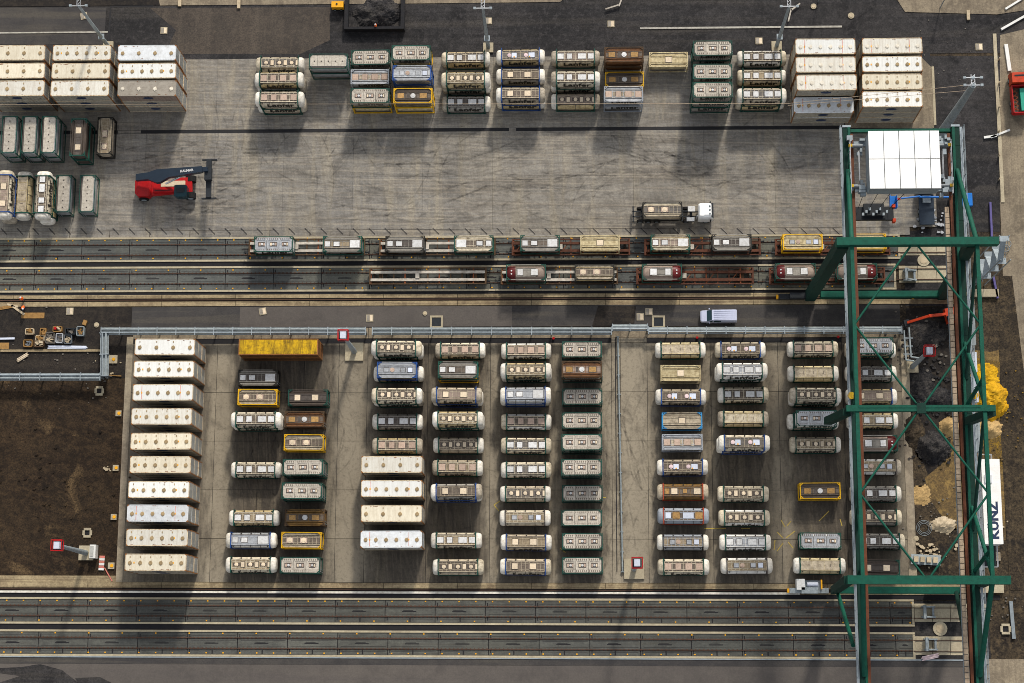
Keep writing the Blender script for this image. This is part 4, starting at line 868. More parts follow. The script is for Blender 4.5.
# ---------------------------------------------------------------- steel pipe rack north of the storage yard
def rack(p0, p1, wd, h, label, decks=True, bay=19.6, pipes=2):
    a = Vector((*W(*p0, h), h)); b = Vector((*W(*p1, h), h)); d = (b-a); L = d.length; u = d/L; nrm = Vector((-u.y, u.x, 0))
    ang = math.atan2(u.y, u.x); t = thing('pipe_rack', label, 'pipe rack', (a.x, a.y, 0), ang, 'pipe racks around the storage yard')
    for s in (-1, 1): part(MB().box(0, L, s*wd/2-.07, s*wd/2+.07, h-.15, h+.05), 'side_beam', 'galvblue', t)
    for k in range(pipes): y = -wd*.25+k*wd*.5/max(1, pipes-1); part(MB().tube((0, y, h+.22), (L, y, h+.22), .13, 8), 'pipe', 'galvblue' if k else 'galv', t)
    n = max(1, round(L/(bay/6.6))); s = L/n
    for i in range(n+1):
        x = min(max(i*s, .08), L-.08); part(MB().box(x-.07, x+.07, -wd/2-.12, wd/2+.12, h-.3, h+.35).box(x-.09, x+.09, -.1, .1, 0, h-.3), 'trestle', 'galv', t)
        if decks and i < n: part(MB().box(x+.1, x+s-.1, -wd/2+.1, wd/2-.1, h-.08, h-.02), 'grating_panel', 'galvblue', t)
    return t
rack((101, 331.2), (366, 331.2), 1.0, 1.9, 'long grey pipe rack above the left white boxes and yellow container')
rack((372, 331.2), (612, 331.0), 1.0, 1.9, 'grey pipe rack above the middle tank columns')
rack((648, 330.6), (902, 330.0), .95, 1.6, 'slim pipe rack above the right tank columns', False, 19.6, 3)
rack((104.5, 332.5), (104.5, 376.5), 1.15, 1.9, 'short upright pipe rack beside the scrap crates')
rack((101, 376.8), (-60, 376.8), 1.0, 1.9, 'pipe rack along the upper edge of the soil field')
rack((612, 327.8), (648, 327.6), .9, 1.6, 'short raised pipe bridge over the lane by the drain pipe', False, 18, 3)
t = thing('pipe_rack', 'short pipe rack bending down at the right end of the yard', 'pipe rack', (*W(904, 330), 0), 0, 'pipe racks around the storage yard')
ax, ay = W(904, 330); pts = [(904, 330.5), (906, 360), (914, 361)]
for off in (0, 1.0):
    q = [W(p[0]+off*5, p[1]+ (off*-3), 1.6) for p in pts]; mb = MB()
    for i in range(2): mb.tube((q[i][0]-ax, q[i][1]-ay, 1.6), (q[i+1][0]-ax, q[i+1][1]-ay, 1.6), .13, 8)
    part(mb, 'pipe', 'galvblue', t)
for py in (338, 346, 354): q = W(905.5, py, 1.6); part(MB().box(q[0]-ax-.3, q[0]-ax+1.1, q[1]-ay-.07, q[1]-ay+.07, 1.3, 1.6).box(q[0]-ax+.3, q[0]-ax+.45, q[1]-ay-.07, q[1]-ay+.07, 0, 1.3), 'trestle', 'galv', t)
a = W(617.7, 337); b = W(622.5, 572)
t = thing('drain_pipe', 'long thin blue grey pipe dividing the tank columns', 'pipe', (*a, 0)); part(MB().tube((0, 0, .45), (b[0]-a[0], b[1]-a[1], .45), .13, 8), 'pipe', 'galvblue', t)
part(MB().box(-.42, -.3, b[1]-a[1], 0, .05, .12), 'channel_edge', 'channel', t)
for i in range(13):
    y = (b[1]-a[1])*i/12; x = (b[0]-a[0])*i/12; part(MB().box(x-.25, x+.25, y-.06, y+.06, .05, .42), 'pipe_support', 'galv', t)
# ---------------------------------------------------------------- masts
def camera_mast(bx, by, h, label, pad):
    X, Y = W(bx, by); t = thing('floodlight_mast', label, 'mast', (X, Y, 0), 0, 'red caged floodlight masts')
    part(MB().tube((0, 0, .1), (0, 0, h), .42, 10, 0, .25), 'pole', 'galv', t)
    fb = MB()
    for s in (-1, 1):
        for z in (h, h+1.0): fb.beam((-.75, s*.75, z), (.75, s*.75, z), .1, .1); fb.beam((s*.75, -.65, z), (s*.75, .65, z), .1, .1)
        for r in (-1, 1): fb.beam((s*.75, r*.75, h), (s*.75, r*.75, h+1), .1, .1)
    part(fb, 'cage', 'rred', t); part(MB().box(-.42, .42, -.5, .5, h+.1, h+.9), 'lamp_housing', 'lidblue', t); part(MB().box(-.66, .66, -.66, .66, h-.03, h+.04), 'platform', 'dark', t)
    if pad: part(MB().box(-pad, pad, -pad, pad, -.1, .35), 'foundation', 'kerb', t)
    return t
camera_mast(354.5, 352, 13, 'floodlight mast with red cage left of the first middle tank', 1.4)
camera_mast(634, 569, 13.5, 'floodlight mast with red cage at the foot of the drain pipe', 1.5)
camera_mast(86.5, 553, 15, 'floodlight mast with red cage standing in the dark soil', 1.1)
camera_mast(912, 367, 13, 'floodlight mast with red cage on the right beside dark heaps', .9)
def big_mast(bx, by, h, label, r=.33, four=False):
    X, Y = W(bx, by); t = thing('light_mast', label, 'mast', (X, Y, 0), 0, 'tall light masts')
    part(MB().tube((0, 0, 0), (0, 0, h), r, 10, 0, r*.6), 'pole', 'galvblue', t); part(MB().box(-.8, .8, -.8, .8, -.1, .3), 'foundation', 'kerb', t)
    a = MB()
    for z, y in ((h, .0), (h+.1, 1.5 if not four else 1.1)):
        a.box(-1.3, 1.3, y-.07, y+.07, z-.1, z+.06)
    a.box(-.3, -.2, -.1, 1.6, h-.08, h+.04); a.box(.2, .3, -.1, 1.6, h-.08, h+.04)
    for k in range(3): a.beam((-.25, .1+k*.5, h+.06), (.25, .55+k*.5, h+.06), .07, .05)
    part(a, 'cross_arm', 'silver', t)
    for x in (-1.2, 1.2, 0) if four else (-1.2, 1.2):
        for y in (0, 1.1 if four else 1.5):
            part(MB().box(x-.2, x+.2, y-.16, y+.16, h-.15, h+.2), 'lamp_head', 'galv', t)
    part(MB().box(-.45, .45, -.45, .45, h*.25, h*.25+.15), 'climbing_ring', 'galv', t)
big_mast(108.5, 46.5, 17.5, 'tall slender mast behind the top left white boxes')
big_mast(488.3, 48, 17, 'tall slender mast behind the fourth upper tank stacks')
big_mast(776.5, 46.5, 17, 'tall slender mast behind tank stacks left of the white boxes')
big_mast(938, 138, 25, 'thick light mast with six lamps at the upper right', .75, True)
wr = MB()
for y0 in (104.2,):
    p = [(-200, y0-.6), (1080, y0-1.6)]
for (x0, y0, x1, y1, h) in ((-150, 104.6, 788, 103.5, 12), (788, 103.5, 968, 85, 14), (788, 105.5, 968, 90.5, 14)):
    p, q = W(x0, y0, h), W(x1, y1, h)
    o = solo(MB().tube((0, 0, 0), (q[0]-p[0], q[1]-p[1], 0), .03, 5), 'overhead_wire', 'tray', {-150: 'long thin overhead wire crossing above the stacked tanks', }.get(x0, 'short overhead wire reaching the thick mast, '+('upper' if y0 < 104 else 'lower')+' of two'), 'wire', (*p, h))
def rubble(px, py, n, spread, mat, lab, seed, s0=.12, s1=.4):
    rnd = random.Random(seed); X, Y = W(px, py); b = MB()
    for k in range(n):
        x, y = rnd.gauss(0, spread), rnd.gauss(0, spread*.7); s = rnd.uniform(s0, s1); a = rnd.uniform(0, 3.1)
        pts = [(x+s*rnd.uniform(.7, 1.2)*math.cos(a+q*1.047), y+s*rnd.uniform(.5, 1)*math.sin(a+q*1.047)) for q in range(6)]; b.prism(pts, 0, s*rnd.uniform(.5, 1))
    o = solo(b, 'rubble', mat, lab, 'rubble', (X, Y, 0)); o['kind'] = 'stuff'
    return o
# ---------------------------------------------------------------- gantry crane
ZG, ZC = 26.5, 34.5
GXL, GXR = W(852.3, 400, ZG)[0], W(965.5, 400, ZG)[0]
GXL += .42; GXR += .25
CXL, CXR = W(854.5, 330, ZC)[0], W(981, 330, ZC)[0]
YN = YW(299.0); YS = YW(590.2); YG0 = W(900, 127, ZG)[1]; YG1 = W(900, 760, ZG)[1]
YCN, YCM, YCS = W(900, 242, ZC)[1], W(915, 408.5, ZC)[1], W(920, 580, ZC)[1]
rubble(935, 395, 90, 2.6, 'coalheap', 'dark lumps strewn round the heaps under the crane', 41, .1, .35); rubble(930, 450, 80, 2.4, 'coalheap', 'dark lumps spilled below the middle cross beam', 42, .1, .3)
rubble(990, 410, 120, 3.2, 'dust', 'yellowish lumps scattered round the bright yellow heap', 43, .06, .2); rubble(925, 350, 110, 3.2, 'coalheap', 'black scrap lumps round the right caged mast', 44, .08, .3)
cr = thing('gantry_crane', 'green rail mounted gantry crane spanning the whole right side', 'crane', (0, 0, 0))
for gx, s, ro in ((GXL, 1, .66), (GXR, -1, 1.0)):
    g = MB().box(gx-.55, gx+.55, YG1, YG0, ZG-2.2, ZG)
    n = 16
    for i in range(n): y = YG1+(YG0-YG1)*(i+.5)/n; g.box(gx-.6, gx+.6, y-.06, y+.06, ZG-2.2, ZG+.03)
    go = part(g, 'girder', 'cdark', cr)
    part(MB().box(gx+s*.3-.18, gx+s*.3+.18, YG1, YG0, ZG+.03, ZG+.12), 'girder_flange', 'cgreen', go)
    part(MB().box(gx+s*ro-.2, gx+s*ro+.2, YG1+.5, YG0-1, ZG-.5, ZG+.15), 'trolley_rail', 'craneRust', go)
    w_ = MB(); wx = gx-s*.82
    w_.box(wx-.2, wx+.2, YG1, YG0, ZG-.12, ZG-.06); part(w_, 'walkway', 'galv', cr)
    h_ = MB()
    for o_ in (-.2*s,):
        for z in (.5, 1.05): h_.beam((wx+o_, YG1, ZG+z), (wx+o_, YG0, ZG+z), .06, .06)
        for i in range(50): y = YG1+(YG0-YG1)*i/49.; h_.box(wx+o_-.035, wx+o_+.035, y-.035, y+.035, ZG-.06, ZG+1.05)
    part(h_, 'handrail', 'galv', cr, kind='stuff')
# energy chain tray on the right girder
tx = GXR-1.62; tb = MB(); y = YG1+1
while y < YG0-12: tb.box(tx-.28, tx+.28, y, y+.72, ZG-.5, ZG-.1); y += .8
part(tb, 'chain_link', 'tray', cr, kind='stuff'); part(MB().box(tx-.36, tx+.36, YG1+1, YG0-12, ZG-.62, ZG-.52), 'cable_trough', 'galv', cr)
part(MB().beam((GXL, YG0-.4, ZG-.6), (GXR, YG0-.4, ZG-.6), .45, .7), 'end_beam', 'cgreen', cr)
for gx in (GXL, GXR): part(MB().box(gx-.6, gx+.6, YG0-.0, YG0+.3, ZG-2.3, ZG+.1), 'end_plate', 'galv', cr)
# top chords, end stays, web diagonals
ys_ = [YCN, (YCN+YCM)/2, YCM, (YCM+YCS)/2, YCS]
YT0, YT1 = W(963, 170, ZG)[1], W(985, 676, ZG)[1]
for gx, cx in ((GXL, CXL), (GXR, CXR)):
    part(MB().beam((cx, YCN, ZC), (cx, YCS, ZC), .5, .5), 'top_chord', 'cgreen', cr)
    part(MB().tube((gx+.3*(1 if gx > 60 else 0), YT0, ZG), (cx, YCN, ZC), .34, 8), 'end_stay', 'cgreen', cr); part(MB().tube((gx, YT1, ZG), (cx, YCS, ZC), .36, 8), 'end_stay', 'cgreen', cr)
    for i in range(4):
        ya, yb = ys_[i], ys_[i+1]
        if i % 2 == 0: part(MB().tube((cx, ya, ZC), (gx, yb-6 if i == 0 else yb-4, ZG), .24, 8), 'web_diagonal', 'cdark', cr); part(MB().tube((gx, yb-1, ZG), (cx, ys_[i+1]-10.5, ZC), .28, 8), 'web_diagonal', 'cgreen', cr)
        else: part(MB().tube((gx, ya-9.5, ZG), (cx, yb+4, ZC), .28, 8), 'web_diagonal', 'cgreen', cr)
XE0, XE1 = W(836, 242, ZC)[0], W(998, 242, ZC)[0]
part(MB().box(XE0, XE1, YCN-.52, YCN+.52, ZC-.7, ZC+.7), 'cross_beam', 'cgreen', cr)
part(MB().box(W(846, 408, ZC)[0], W(995, 408, ZC)[0], YCM-.42, YCM+.42, ZC-.4, ZC+.4).box(W(858, 408, ZC)[0], W(980, 408, ZC)[0], YCM+.05, YCM+.3, ZC+.4, ZC+.46), 'cross_beam', 'cgreen', cr)
part(MB().box(W(847, 580, ZC)[0], W(1010, 580, ZC)[0], YCS-.55, YCS+.55, ZC-.6, ZC+.6), 'cross_beam', 'cgreen', cr)
for cx, s in ((W(846, 408, ZC)[0]+.2, -1), (W(993, 408, ZC)[0], 1)):
    part(MB().beam((cx, YCM-.4, ZC-.6), (cx-1.6*1, YCM-.6, ZG+.5), 1.1, 1.0), 'bracket', 'cdark', cr)
# lateral bracing between the chords (diamonds)
xm = (CXL+CXR)/2
for (y0_, ym_, y1_) in ((YCN, ys_[1], YCM), (YCM, ys_[3], YCS)):
    for cx in (CXL, CXR):
        part(MB().tube((xm+.3*(1 if cx > xm else -1), y0_-.3, ZC), (cx, ym_, ZC), .15, 8), 'lateral_brace', 'cgreen', cr); part(MB().tube((cx, ym_, ZC), (xm+.3*(1 if cx > xm else -1), y1_+.3, ZC), .15, 8), 'lateral_brace', 'cgreen', cr)
part(MB().box(xm-.6, xm+.6, YCM-.7, YCM+.7, ZC-.1, ZC+.47), 'gusset', 'cdark', cr)
# legs, sills, bogies
LX0, LX1 = W(809, 299)[0], W(940, 299)[0]
LS0, LS1 = W(833, 590)[0], W(955, 590)[0]
for yy, yc, x0, x1, tl, tr in ((YN, YCN, LX0, LX1, XE0+1.0, CXR-.6),):
    part(MB().beam((x0, yy, 1.2), (tl, yc, ZC-.7), 1.5, 1.5), 'leg', 'cdark', cr); part(MB().beam((x1, yy, 1.2), (tr, yc, ZC-.7), 1.3, 1.3), 'leg', 'cdark', cr)
    part(MB().box(x0+1.4, x1+.6, yy-.45, yy+.45, 1.6, 3.0), 'sill_beam', 'cgreen', cr)
part(MB().beam((LS0, YS, 1.2), (W(849, 580, ZC)[0], YCS, ZC-.6), 1.1, 1.1), 'leg', 'cdark', cr); part(MB().beam((LS1+1, YS, 1.2), (CXR-.6, YCS, ZC-.6), 1.1, 1.1), 'leg', 'cdark', cr)
part(MB().box(LS0, LS1, YS-.5, YS+.5, 2.0, 3.4), 'sill_beam', 'cgreen', cr)
part(MB().tube((LS0+.2, YS-.3, 3.2), (*W(856, 645, ZG), ZG-2.4), .3, 8), 'knee_stay', 'cgreen', cr); part(MB().tube((LS1-.5, YS-.3, 3.2), (W(968, 640, ZG)[0], YS-6.5, ZG-2.4), .3, 8), 'knee_stay', 'cdark', cr)
for yy, xa, xb in ((YN, LX0-2.2, LX1-1), (YS, LS0-4, LS1-1)):
    for x in (xa, xb-.5):
        b = part(MB().box(x-2.6, x+3.2, yy-.38, yy+.38, .55, 1.25).box(x-.9, x+1.5, yy-.45, yy+.45, 1.25, 1.9), 'bogie', 'galvblue' if yy == YS else 'dark', cr)
        for k in range(4): part(MB().tube((x-2+k*1.45, yy-.18, .5), (x-2+k*1.45, yy+.18, .5), .36, 12), 'wheel', 'rust', b)
        part(MB().box(x-2.9, x-2.6, yy-.3, yy+.3, .5, 1.1), 'end_buffer', 'amber', b)
# trolley
tc = W(904, 160, ZG+4); tw = .5*(W(941, 160, ZG+4)[0]-W(868.5, 160, ZG+4)[0]); y0t, y1t = W(904, 188.3, ZG+4)[1], W(904, 130.8, ZG+4)[1]
x0t, x1t = W(868.8, 160, ZG+4)[0], W(940.5, 160, ZG+4)[0]
tr = part(MB().box(x0t+.1, x1t-.1, y0t+.1, y1t-.1, ZG+.8, ZG+3.8).box(GXL+.8, GXR-.8, y0t+.5, y0t+1.2, ZG+.2, ZG+.8).box(GXL+.8, GXR-.8, y1t-1.2, y1t-.5, ZG+.2, ZG+.8), 'trolley', 'galv', cr)
xs = [x0t+(x1t-x0t)*q for q in (0, .215, .43, .645, .86, 1)]; ymid = (y0t+y1t)/2+.1
for i in range(5):
    for a, b in ((y0t, ymid-.05), (ymid+.05, y1t)): part(MB().box(xs[i]+.05, xs[i+1]-.05, a, b, ZG+3.8, ZG+4.0), 'roof_panel', 'roofwhite', tr)
random.seed(11)
for sx, xx in ((-1, x0t), (1, x1t)):
    for yy in (y1t-1.2, y0t+1.2):
        b = MB()
        for k in range(9):
            px = xx+sx*random.uniform(.2, 2.0); py = yy+random.uniform(-1.3, 1.3); s1, s2 = random.uniform(.15, .45), random.uniform(.15, .4)
            b.box(px-s1, px+s1, py-s2, py+s2, ZG+random.uniform(.0, .4), ZG+random.uniform(.6, 1.4))
        part(b, 'drive_unit', 'galv', tr); part(MB().tube((xx+sx*.3, yy, ZG+.9), (xx+sx*1.9, yy, ZG+.9), .3, 10), 'hoist_motor', 'machine', tr)
        part(MB().box(xx+sx*2.0-.25, xx+sx*2.0+.25, yy-.2, yy+.2, ZG+1.0, ZG+1.35), 'warning_lamp', 'fyellow', tr)
    b = MB()
    for z in (1.0, 1.6): b.beam((xx+sx*2.1, y0t, ZG+z), (xx+sx*2.1, y1t-.5, ZG+z), .07, .07); b.beam((xx+sx*.9, y0t+2, ZG+z), (xx+sx*.9, y1t-2, ZG+z), .07, .07)
    for k in range(6): yy = y0t+(y1t-y0t-.5)*k/5; b.box(xx+sx*2.1-.04, xx+sx*2.1+.04, yy-.04, yy+.04, ZG, ZG+1.6)
    part(b, 'guard_rail', 'silver', tr)
# spreader and ropes
sxp, syp = W(874, 213, 12)
sp = part(MB().box(sxp-2.9, sxp+2.9, syp-1.0, syp+1.0, 11.2, 11.9).box(sxp-1.6, sxp+1.4, syp-.5, syp+1.3, 11.9, 12.6), 'spreader', 'dark', cr)
b = MB()
for k in range(8): b.box(sxp-1.9+k*.5, sxp-1.6+k*.5, syp-.6+(k % 3)*.4, syp-.2+(k % 3)*.4, 12.6, 12.95)
part(b, 'spreader_machinery', 'galv', sp)
for sx in (-1, 1):
    for sy in (-1, 1): part(MB().box(sxp+sx*2.95-.22, sxp+sx*2.95+.22, syp+sy*1.1-.25, syp+sy*1.1+.25, 11.0, 12.1), 'corner_guide', 'orange', sp)
rb = MB()
for dx in (-2.4, -.8, .6, 2.2): rb.tube((sxp+dx, syp+.5, 12.2), (sxp+dx*1.6+1.0, (y0t+y1t)/2-1, ZG+.8), .045, 5)
part(rb, 'hoist_rope', 'dark', cr)
# machinery house with lettering outside the right girder
ZH = 22.0; q0, q1 = W(981, 459, ZH), W(1003.5, 544, ZH)
hs = part(MB().box(q0[0], q1[0]-.9, q1[1], q0[1], ZH-3, ZH).box(q1[0]-.9, q1[0], q1[1], q0[1]-.0, ZH-3, ZH-.002), 'machinery_house', 'roofwhite', cr)
me = text_mesh('KÜNZ', 1.75, 'navy', .01, .045); o = obj('roof_lettering', me, hs, (q1[0]-1.1, q1[1]+3.2, ZH+.012), R(90)); o.scale = (1.05, .95, 1)
part(MB().box(q1[0]-2.2, q1[0]-1.2, q0[1]-3.3, q0[1]-2.2, ZH, ZH+.18), 'roof_hatch', 'reeferblue', hs)
fb = MB()
for z in (.6, 1.1):
    fb.beam((q0[0]+.6, q0[1]+.9, ZH-3+z), (q1[0]-.6, q0[1]+.9, ZH-3+z), .08, .08); fb.beam((q1[0]-.6, q0[1]+.9, ZH-3+z), (q1[0]-.6, q0[1]+.1, ZH-3+z), .08, .08)
    fb.beam((q1[0]-.4, q1[1], ZH-3+z), (q1[0]-.4, q1[1]-3, ZH-3+z), .08, .08); fb.beam((q1[0]-.4, q1[1]-3, ZH-3+z), (q0[0], q1[1]-3, ZH-3+z), .08, .08)
part(fb, 'handrail', 'silver', hs); part(MB().box(q0[0], q1[0]-.4, q1[1]-3, q1[1], ZH-3.1, ZH-3), 'platform', 'dark', hs)
for k, (ya, yb) in enumerate(((300, 345), (352, 372), (376, 402), (420, 452), (560, 578), (600, 640))):
    a_, b_ = W(974.5+k*1.6, ya, ZG-2)[1], W(974.5+k*1.6, yb, ZG-2)[1]
    x_ = W(974.5, (ya+yb)/2, ZG-2)[0] if k < 3 else GXR+2.3
    part(MB().box(GXR+1.1, GXR+1.1+(.9 if k < 4 else .4), b_, a_, ZG-3.2, ZG-2), 'electrical_cabinet', 'lidblue' if k in (1, 2) else 'galvblue', cr)
for gx in (GXL-.6, GXR+.9): part(MB().disc(gx, W(900, 396, ZG)[1], ZG+.2, ZG+.6, .5, 12), 'siren', 'fyellow', cr)
# stairs tower at the leg base, seen below the cross beam
sx0, sy0 = W(978, 283); st_ = thing('stair_tower', 'zigzag galvanised stair tower beneath the right end of the cross beam', 'stairs', (sx0, sy0, 0))
for k in range(7):
    z = k*2.4; part(MB().beam((0, (k % 2)*2.4, z), (0, (1-k % 2)*2.4, z+2.4), .8, .12), 'stair_flight', 'galv', st_); part(MB().box(-.5, .9, -.4 if k % 2 else 2.4, .5 if k % 2 else 3.2, z+2.3, z+2.4), 'landing', 'galv', st_)
    part(MB().beam((.45, (k % 2)*2.4, z+1), (.45, (1-k % 2)*2.4, z+3.4), .06, .06), 'handrail', 'galv', st_)
for x in (-.5, .9):
    for y in (-.4, 3.2): part(MB().box(x-.06, x+.06, y-.06, y+.06, 0, 17), 'post', 'galv', st_)
# ---------------------------------------------------------------- people
def person(px, py, rz, label, bend=0.0):
    X, Y = W(px, py); t = thing('person', label, 'person', (X, Y, .03), rz)
    J = [(0, 0, .95), (0, .0+bend*.15, 1.2), (0, bend*.35, 1.45-bend*.1), (0, bend*.45, 1.55-bend*.1), (0, bend*.5, 1.68-bend*.1),
         (.19, bend*.35, 1.42-bend*.1), (.26, bend*.35+.05, 1.13), (.24, bend*.4+.28, 1.0), (-.19, bend*.35, 1.42-bend*.1), (-.26, bend*.35+.05, 1.13), (-.24, bend*.4+.28, 1.0),
         (.1, 0, .9), (.12, .06, .5), (.13, -.02, .08), (.13, .14, .04), (-.1, 0, .9), (-.14, -.04, .5), (-.15, -.08, .08), (-.15, .08, .04)]
    E_ = [(0, 1), (1, 2), (2, 3), (3, 4), (2, 5), (5, 6), (6, 7), (2, 8), (8, 9), (9, 10), (0, 11), (11, 12), (12, 13), (13, 14), (0, 15), (15, 16), (16, 17), (17, 18)]
    rad = [.15, .16, .17, .06, .11, .08, .055, .04, .08, .055, .04, .1, .075, .055, .045, .1, .075, .055, .045]
    me = bpy.data.meshes.new('body'); me.from_pydata(J, E_, [])
    o = obj('body', me, t); o.modifiers.new('skin', 'SKIN')
    for i, r in enumerate(rad): me.skin_vertices[0].data[i].radius = (r, r)
    me.skin_vertices[0].data[0].use_root = True
    sb = o.modifiers.new('sub', 'SUBSURF'); sb.levels = sb.render_levels = 1; me.materials.append(M['trousers'])
    part(MB().loft([[(math.cos(a*math.pi/6)*rx, y+math.sin(a*math.pi/6)*ry, z) for a in range(12)] for rx, ry, y, z in ((.24, .19, 0, .92), (.25, .2, bend*.12, 1.2), (.29, .19, bend*.32, 1.42), (.14, .12, bend*.4, 1.53-bend*.1))]), 'jacket', 'hiviz', t)
    part(MB().loft([[(math.cos(a*math.pi/6)*r, bend*.5+math.sin(a*math.pi/6)*r*1.1, z-bend*.1) for a in range(12)] for r, z in ((.15, 1.68), (.145, 1.76), (.08, 1.82))]), 'helmet', 'lidwhite', t)
    return t
person(24, 300.5, R(30), 'worker in orange jacket and white helmet standing on the rail strip', .2)
person(25, 308, R(200), 'worker in orange jacket stooping over timber below the rail strip', 1.0)
person(376.5, 28.5, R(90), 'person in orange jacket walking on the dark road above the tanks', .0)
# ---------------------------------------------------------------- heaps
def heap(px, py, rx, ry, h, mat, label, seed, cat='heap', z0=-.03, step=.22):
    from mathutils import noise as mn
    X, Y = W(px, py); off = Vector((seed*7.3, seed*3.1, seed*1.7)); nx, ny = int(2.9*rx/step), int(2.9*ry/step); idx = {}; vs = []; fs = []
    def hz(x, y):
        a = math.atan2(y/ry, x/rx); u = math.hypot(x/rx, y/ry)/(1+.22*mn.noise(Vector((math.cos(a)*1.2, math.sin(a)*1.2, 0))+off))
        if u > 1.15: return None
        z = h*(max(0, 1-u)/(1-.35) if u > .35 else 1)*(1+.18*mn.noise(Vector((x*.5, y*.5, 0))+off))
        z = min(z, h*1.1)+h*.22*mn.fractal(Vector((x*.9, y*.9, 0))+off, 1.0, 2.1, 4)+.1*mn.noise(Vector((x*3.5, y*3.5, 1))+off)+.06*mn.noise(Vector((x*8, y*8, 1))+off)
        return max(z, .0)*min(1, (1.15-u)/.2) + z0
    for i in range(nx+1):
        for j in range(ny+1):
            x, y = (i-nx/2)*step, (j-ny/2)*step; z = hz(x, y)
            if z is not None: idx[i, j] = len(vs); vs.append((x, y, z))
    for i in range(nx):
        for j in range(ny):
            q = [(i, j), (i+1, j), (i+1, j+1), (i, j+1)]
            if all(k in idx for k in q): fs.append(tuple(idx[k] for k in q))
    return solo(MB().add(vs, fs, 0, False), 'earth_heap', mat, label, cat, (X, Y, 0))
heap(991, 401, 2.5, 3.2, 2.0, 'sulphur', 'bright yellow heap right of the crane girder', 3)
heap(985, 376, 2.2, 2.2, .35, 'sulphur', 'small yellow spill at the upper edge of the yellow heap', 5)
heap(986, 428, 2.8, 1.7, 1.0, 'sandheap', 'pale tan mound just below the bright yellow heap', 8); heap(950, 427, 1.6, 1.6, .9, 'sandheap', 'small tan mound left of the right crane girder', 9)
heap(932, 448, 2.4, 2.7, 1.7, 'coalheap', 'large dark grey heap below the middle cross beam', 12); heap(936, 399, 2.6, 1.6, 1.1, 'coalheap', 'dark grey heap above the middle cross beam', 14)
heap(922, 390, 2.0, 3.6, .5, 'coalheap', 'long blackish heap beside the caged floodlight mast', 15); heap(922, 335, 3.6, 2.6, .45, 'coalheap', 'low blackish heap above the caged floodlight mast', 16)
heap(914, 432, 1.5, 3.2, .7, 'mud', 'narrow grey mound beside the yard edge beam', 19); heap(944, 525, 2.0, 1.3, .5, 'stone', 'whitish rubble spill in the mud under the crane', 22)
heap(975, 520, 1.6, 2.2, .5, 'sandheap', 'small sandy spill under the white machinery house', 23); heap(921, 495, 1.6, 1.5, .2, 'sandheap', 'faint yellowish powder spill beside the yard edge beam', 24)
for k, (px, py, rx, ry) in enumerate(((378, 13, 4.3, 2.6),)): heap(px, py, rx, ry, 1.2, 'coalheap', 'dark bulk load lying in the open bay at the top', 31+k)
X, Y = W(376, 14); t = thing('bulk_bunker', 'low dark walled bunker at the top edge of the picture', 'bunker', (X, Y, 0))
for a in ((-4.9, -4.3, -3, 3.2), (4.1, 4.7, -3, 3.2), (-4.3, 4.1, -3, -2.6)): part(MB().box(*a, 0, 1.3), 'bunker_wall', 'pan', t)
# ---------------------------------------------------------------- crates, timber, odds and ends
def crate(px, py, sx, sy, h, mat, lab, rz=0, name='crate'):
    X, Y = W(px, py); t = thing(name, lab, 'crate', (X, Y, .01), rz, 'crates of scrap by the pipe rack')
    b = MB()
    for s in (-1, 1): b.box(-sx/2, sx/2, s*sy/2-.06, s*sy/2+.06, 0, h); b.box(s*sx/2-.06, s*sx/2+.06, -sy/2+.07, sy/2-.07, 0, h)
    part(b, 'crate_wall', mat, t); part(MB().box(-sx/2+.07, sx/2-.07, -sy/2+.07, sy/2-.07, 0, .15), 'crate_floor', mat, t)
    rnd = random.Random(px*7+py); f = MB()
    for k in range(7):
        a = rnd.uniform(0, 3.14); x, y = rnd.uniform(-.3, .3)*sx, rnd.uniform(-.3, .3)*sy; z = rnd.uniform(.3, .85)*h
        f.beam((x-.3*math.cos(a), y-.25*math.sin(a), z), (x+.3*math.cos(a), y+.25*math.sin(a), z+.1), rnd.uniform(.1, .3), .15)
    part(f, 'scrap', ['stone', 'machine', 'crate', 'wood'][rnd.randrange(4)], t)
for a in [(30.5, 332, 1.2, .85, .6, 'stone', 'pale scrap crate at the left top of the crate group'), (44, 332.5, .85, 1.1, .6, 'wood', 'tan wooden crate, upright, left of the grey crates'), (58.5, 329.8, 1.3, .8, .7, 'wood', 'brown crate holding a red item', ), (51, 335.8, 1.3, .9, .6, 'crate', 'grey crate just below the one with red item'),
          (71.5, 332, 1.5, .9, .7, 'dark', 'dark crate with pale rim, second from right in top row'), (81.5, 331.8, 1.1, 1.35, .7, 'galvblue', 'blue grey crate at the right end of the group'), (29, 343.8, 1.3, 1.0, .6, 'wood', 'light wooden crate at the bottom left of the group'), (41, 339, 1.3, .9, .6, 'stone', 'pale rubble crate above the dark wooden one'),
          (40, 344, 1.4, 1.0, .6, 'brown', 'dark brown crate at the bottom beside the light wooden one'), (51.5, 340.8, 1.4, .9, .6, 'crate', 'brown grey crate in the middle of the bottom row'), (60.5, 338.8, 1.0, 1.4, .7, 'silver', 'upright silver grey crate in the bottom row'), (68.8, 339.8, 1.1, 1.3, .6, 'machine', 'upright slate crate at the right end of bottom row')]:
    crate(*a)
    if 'holding a red item' in a[6]:
        X, Y = W(56.5, 329.2); solo(MB().disc(0, 0, .4, .8, .22), 'bucket', 'rred', 'red bucket lying in a crate near the pipe rack', 'bucket', (X, Y, 0))
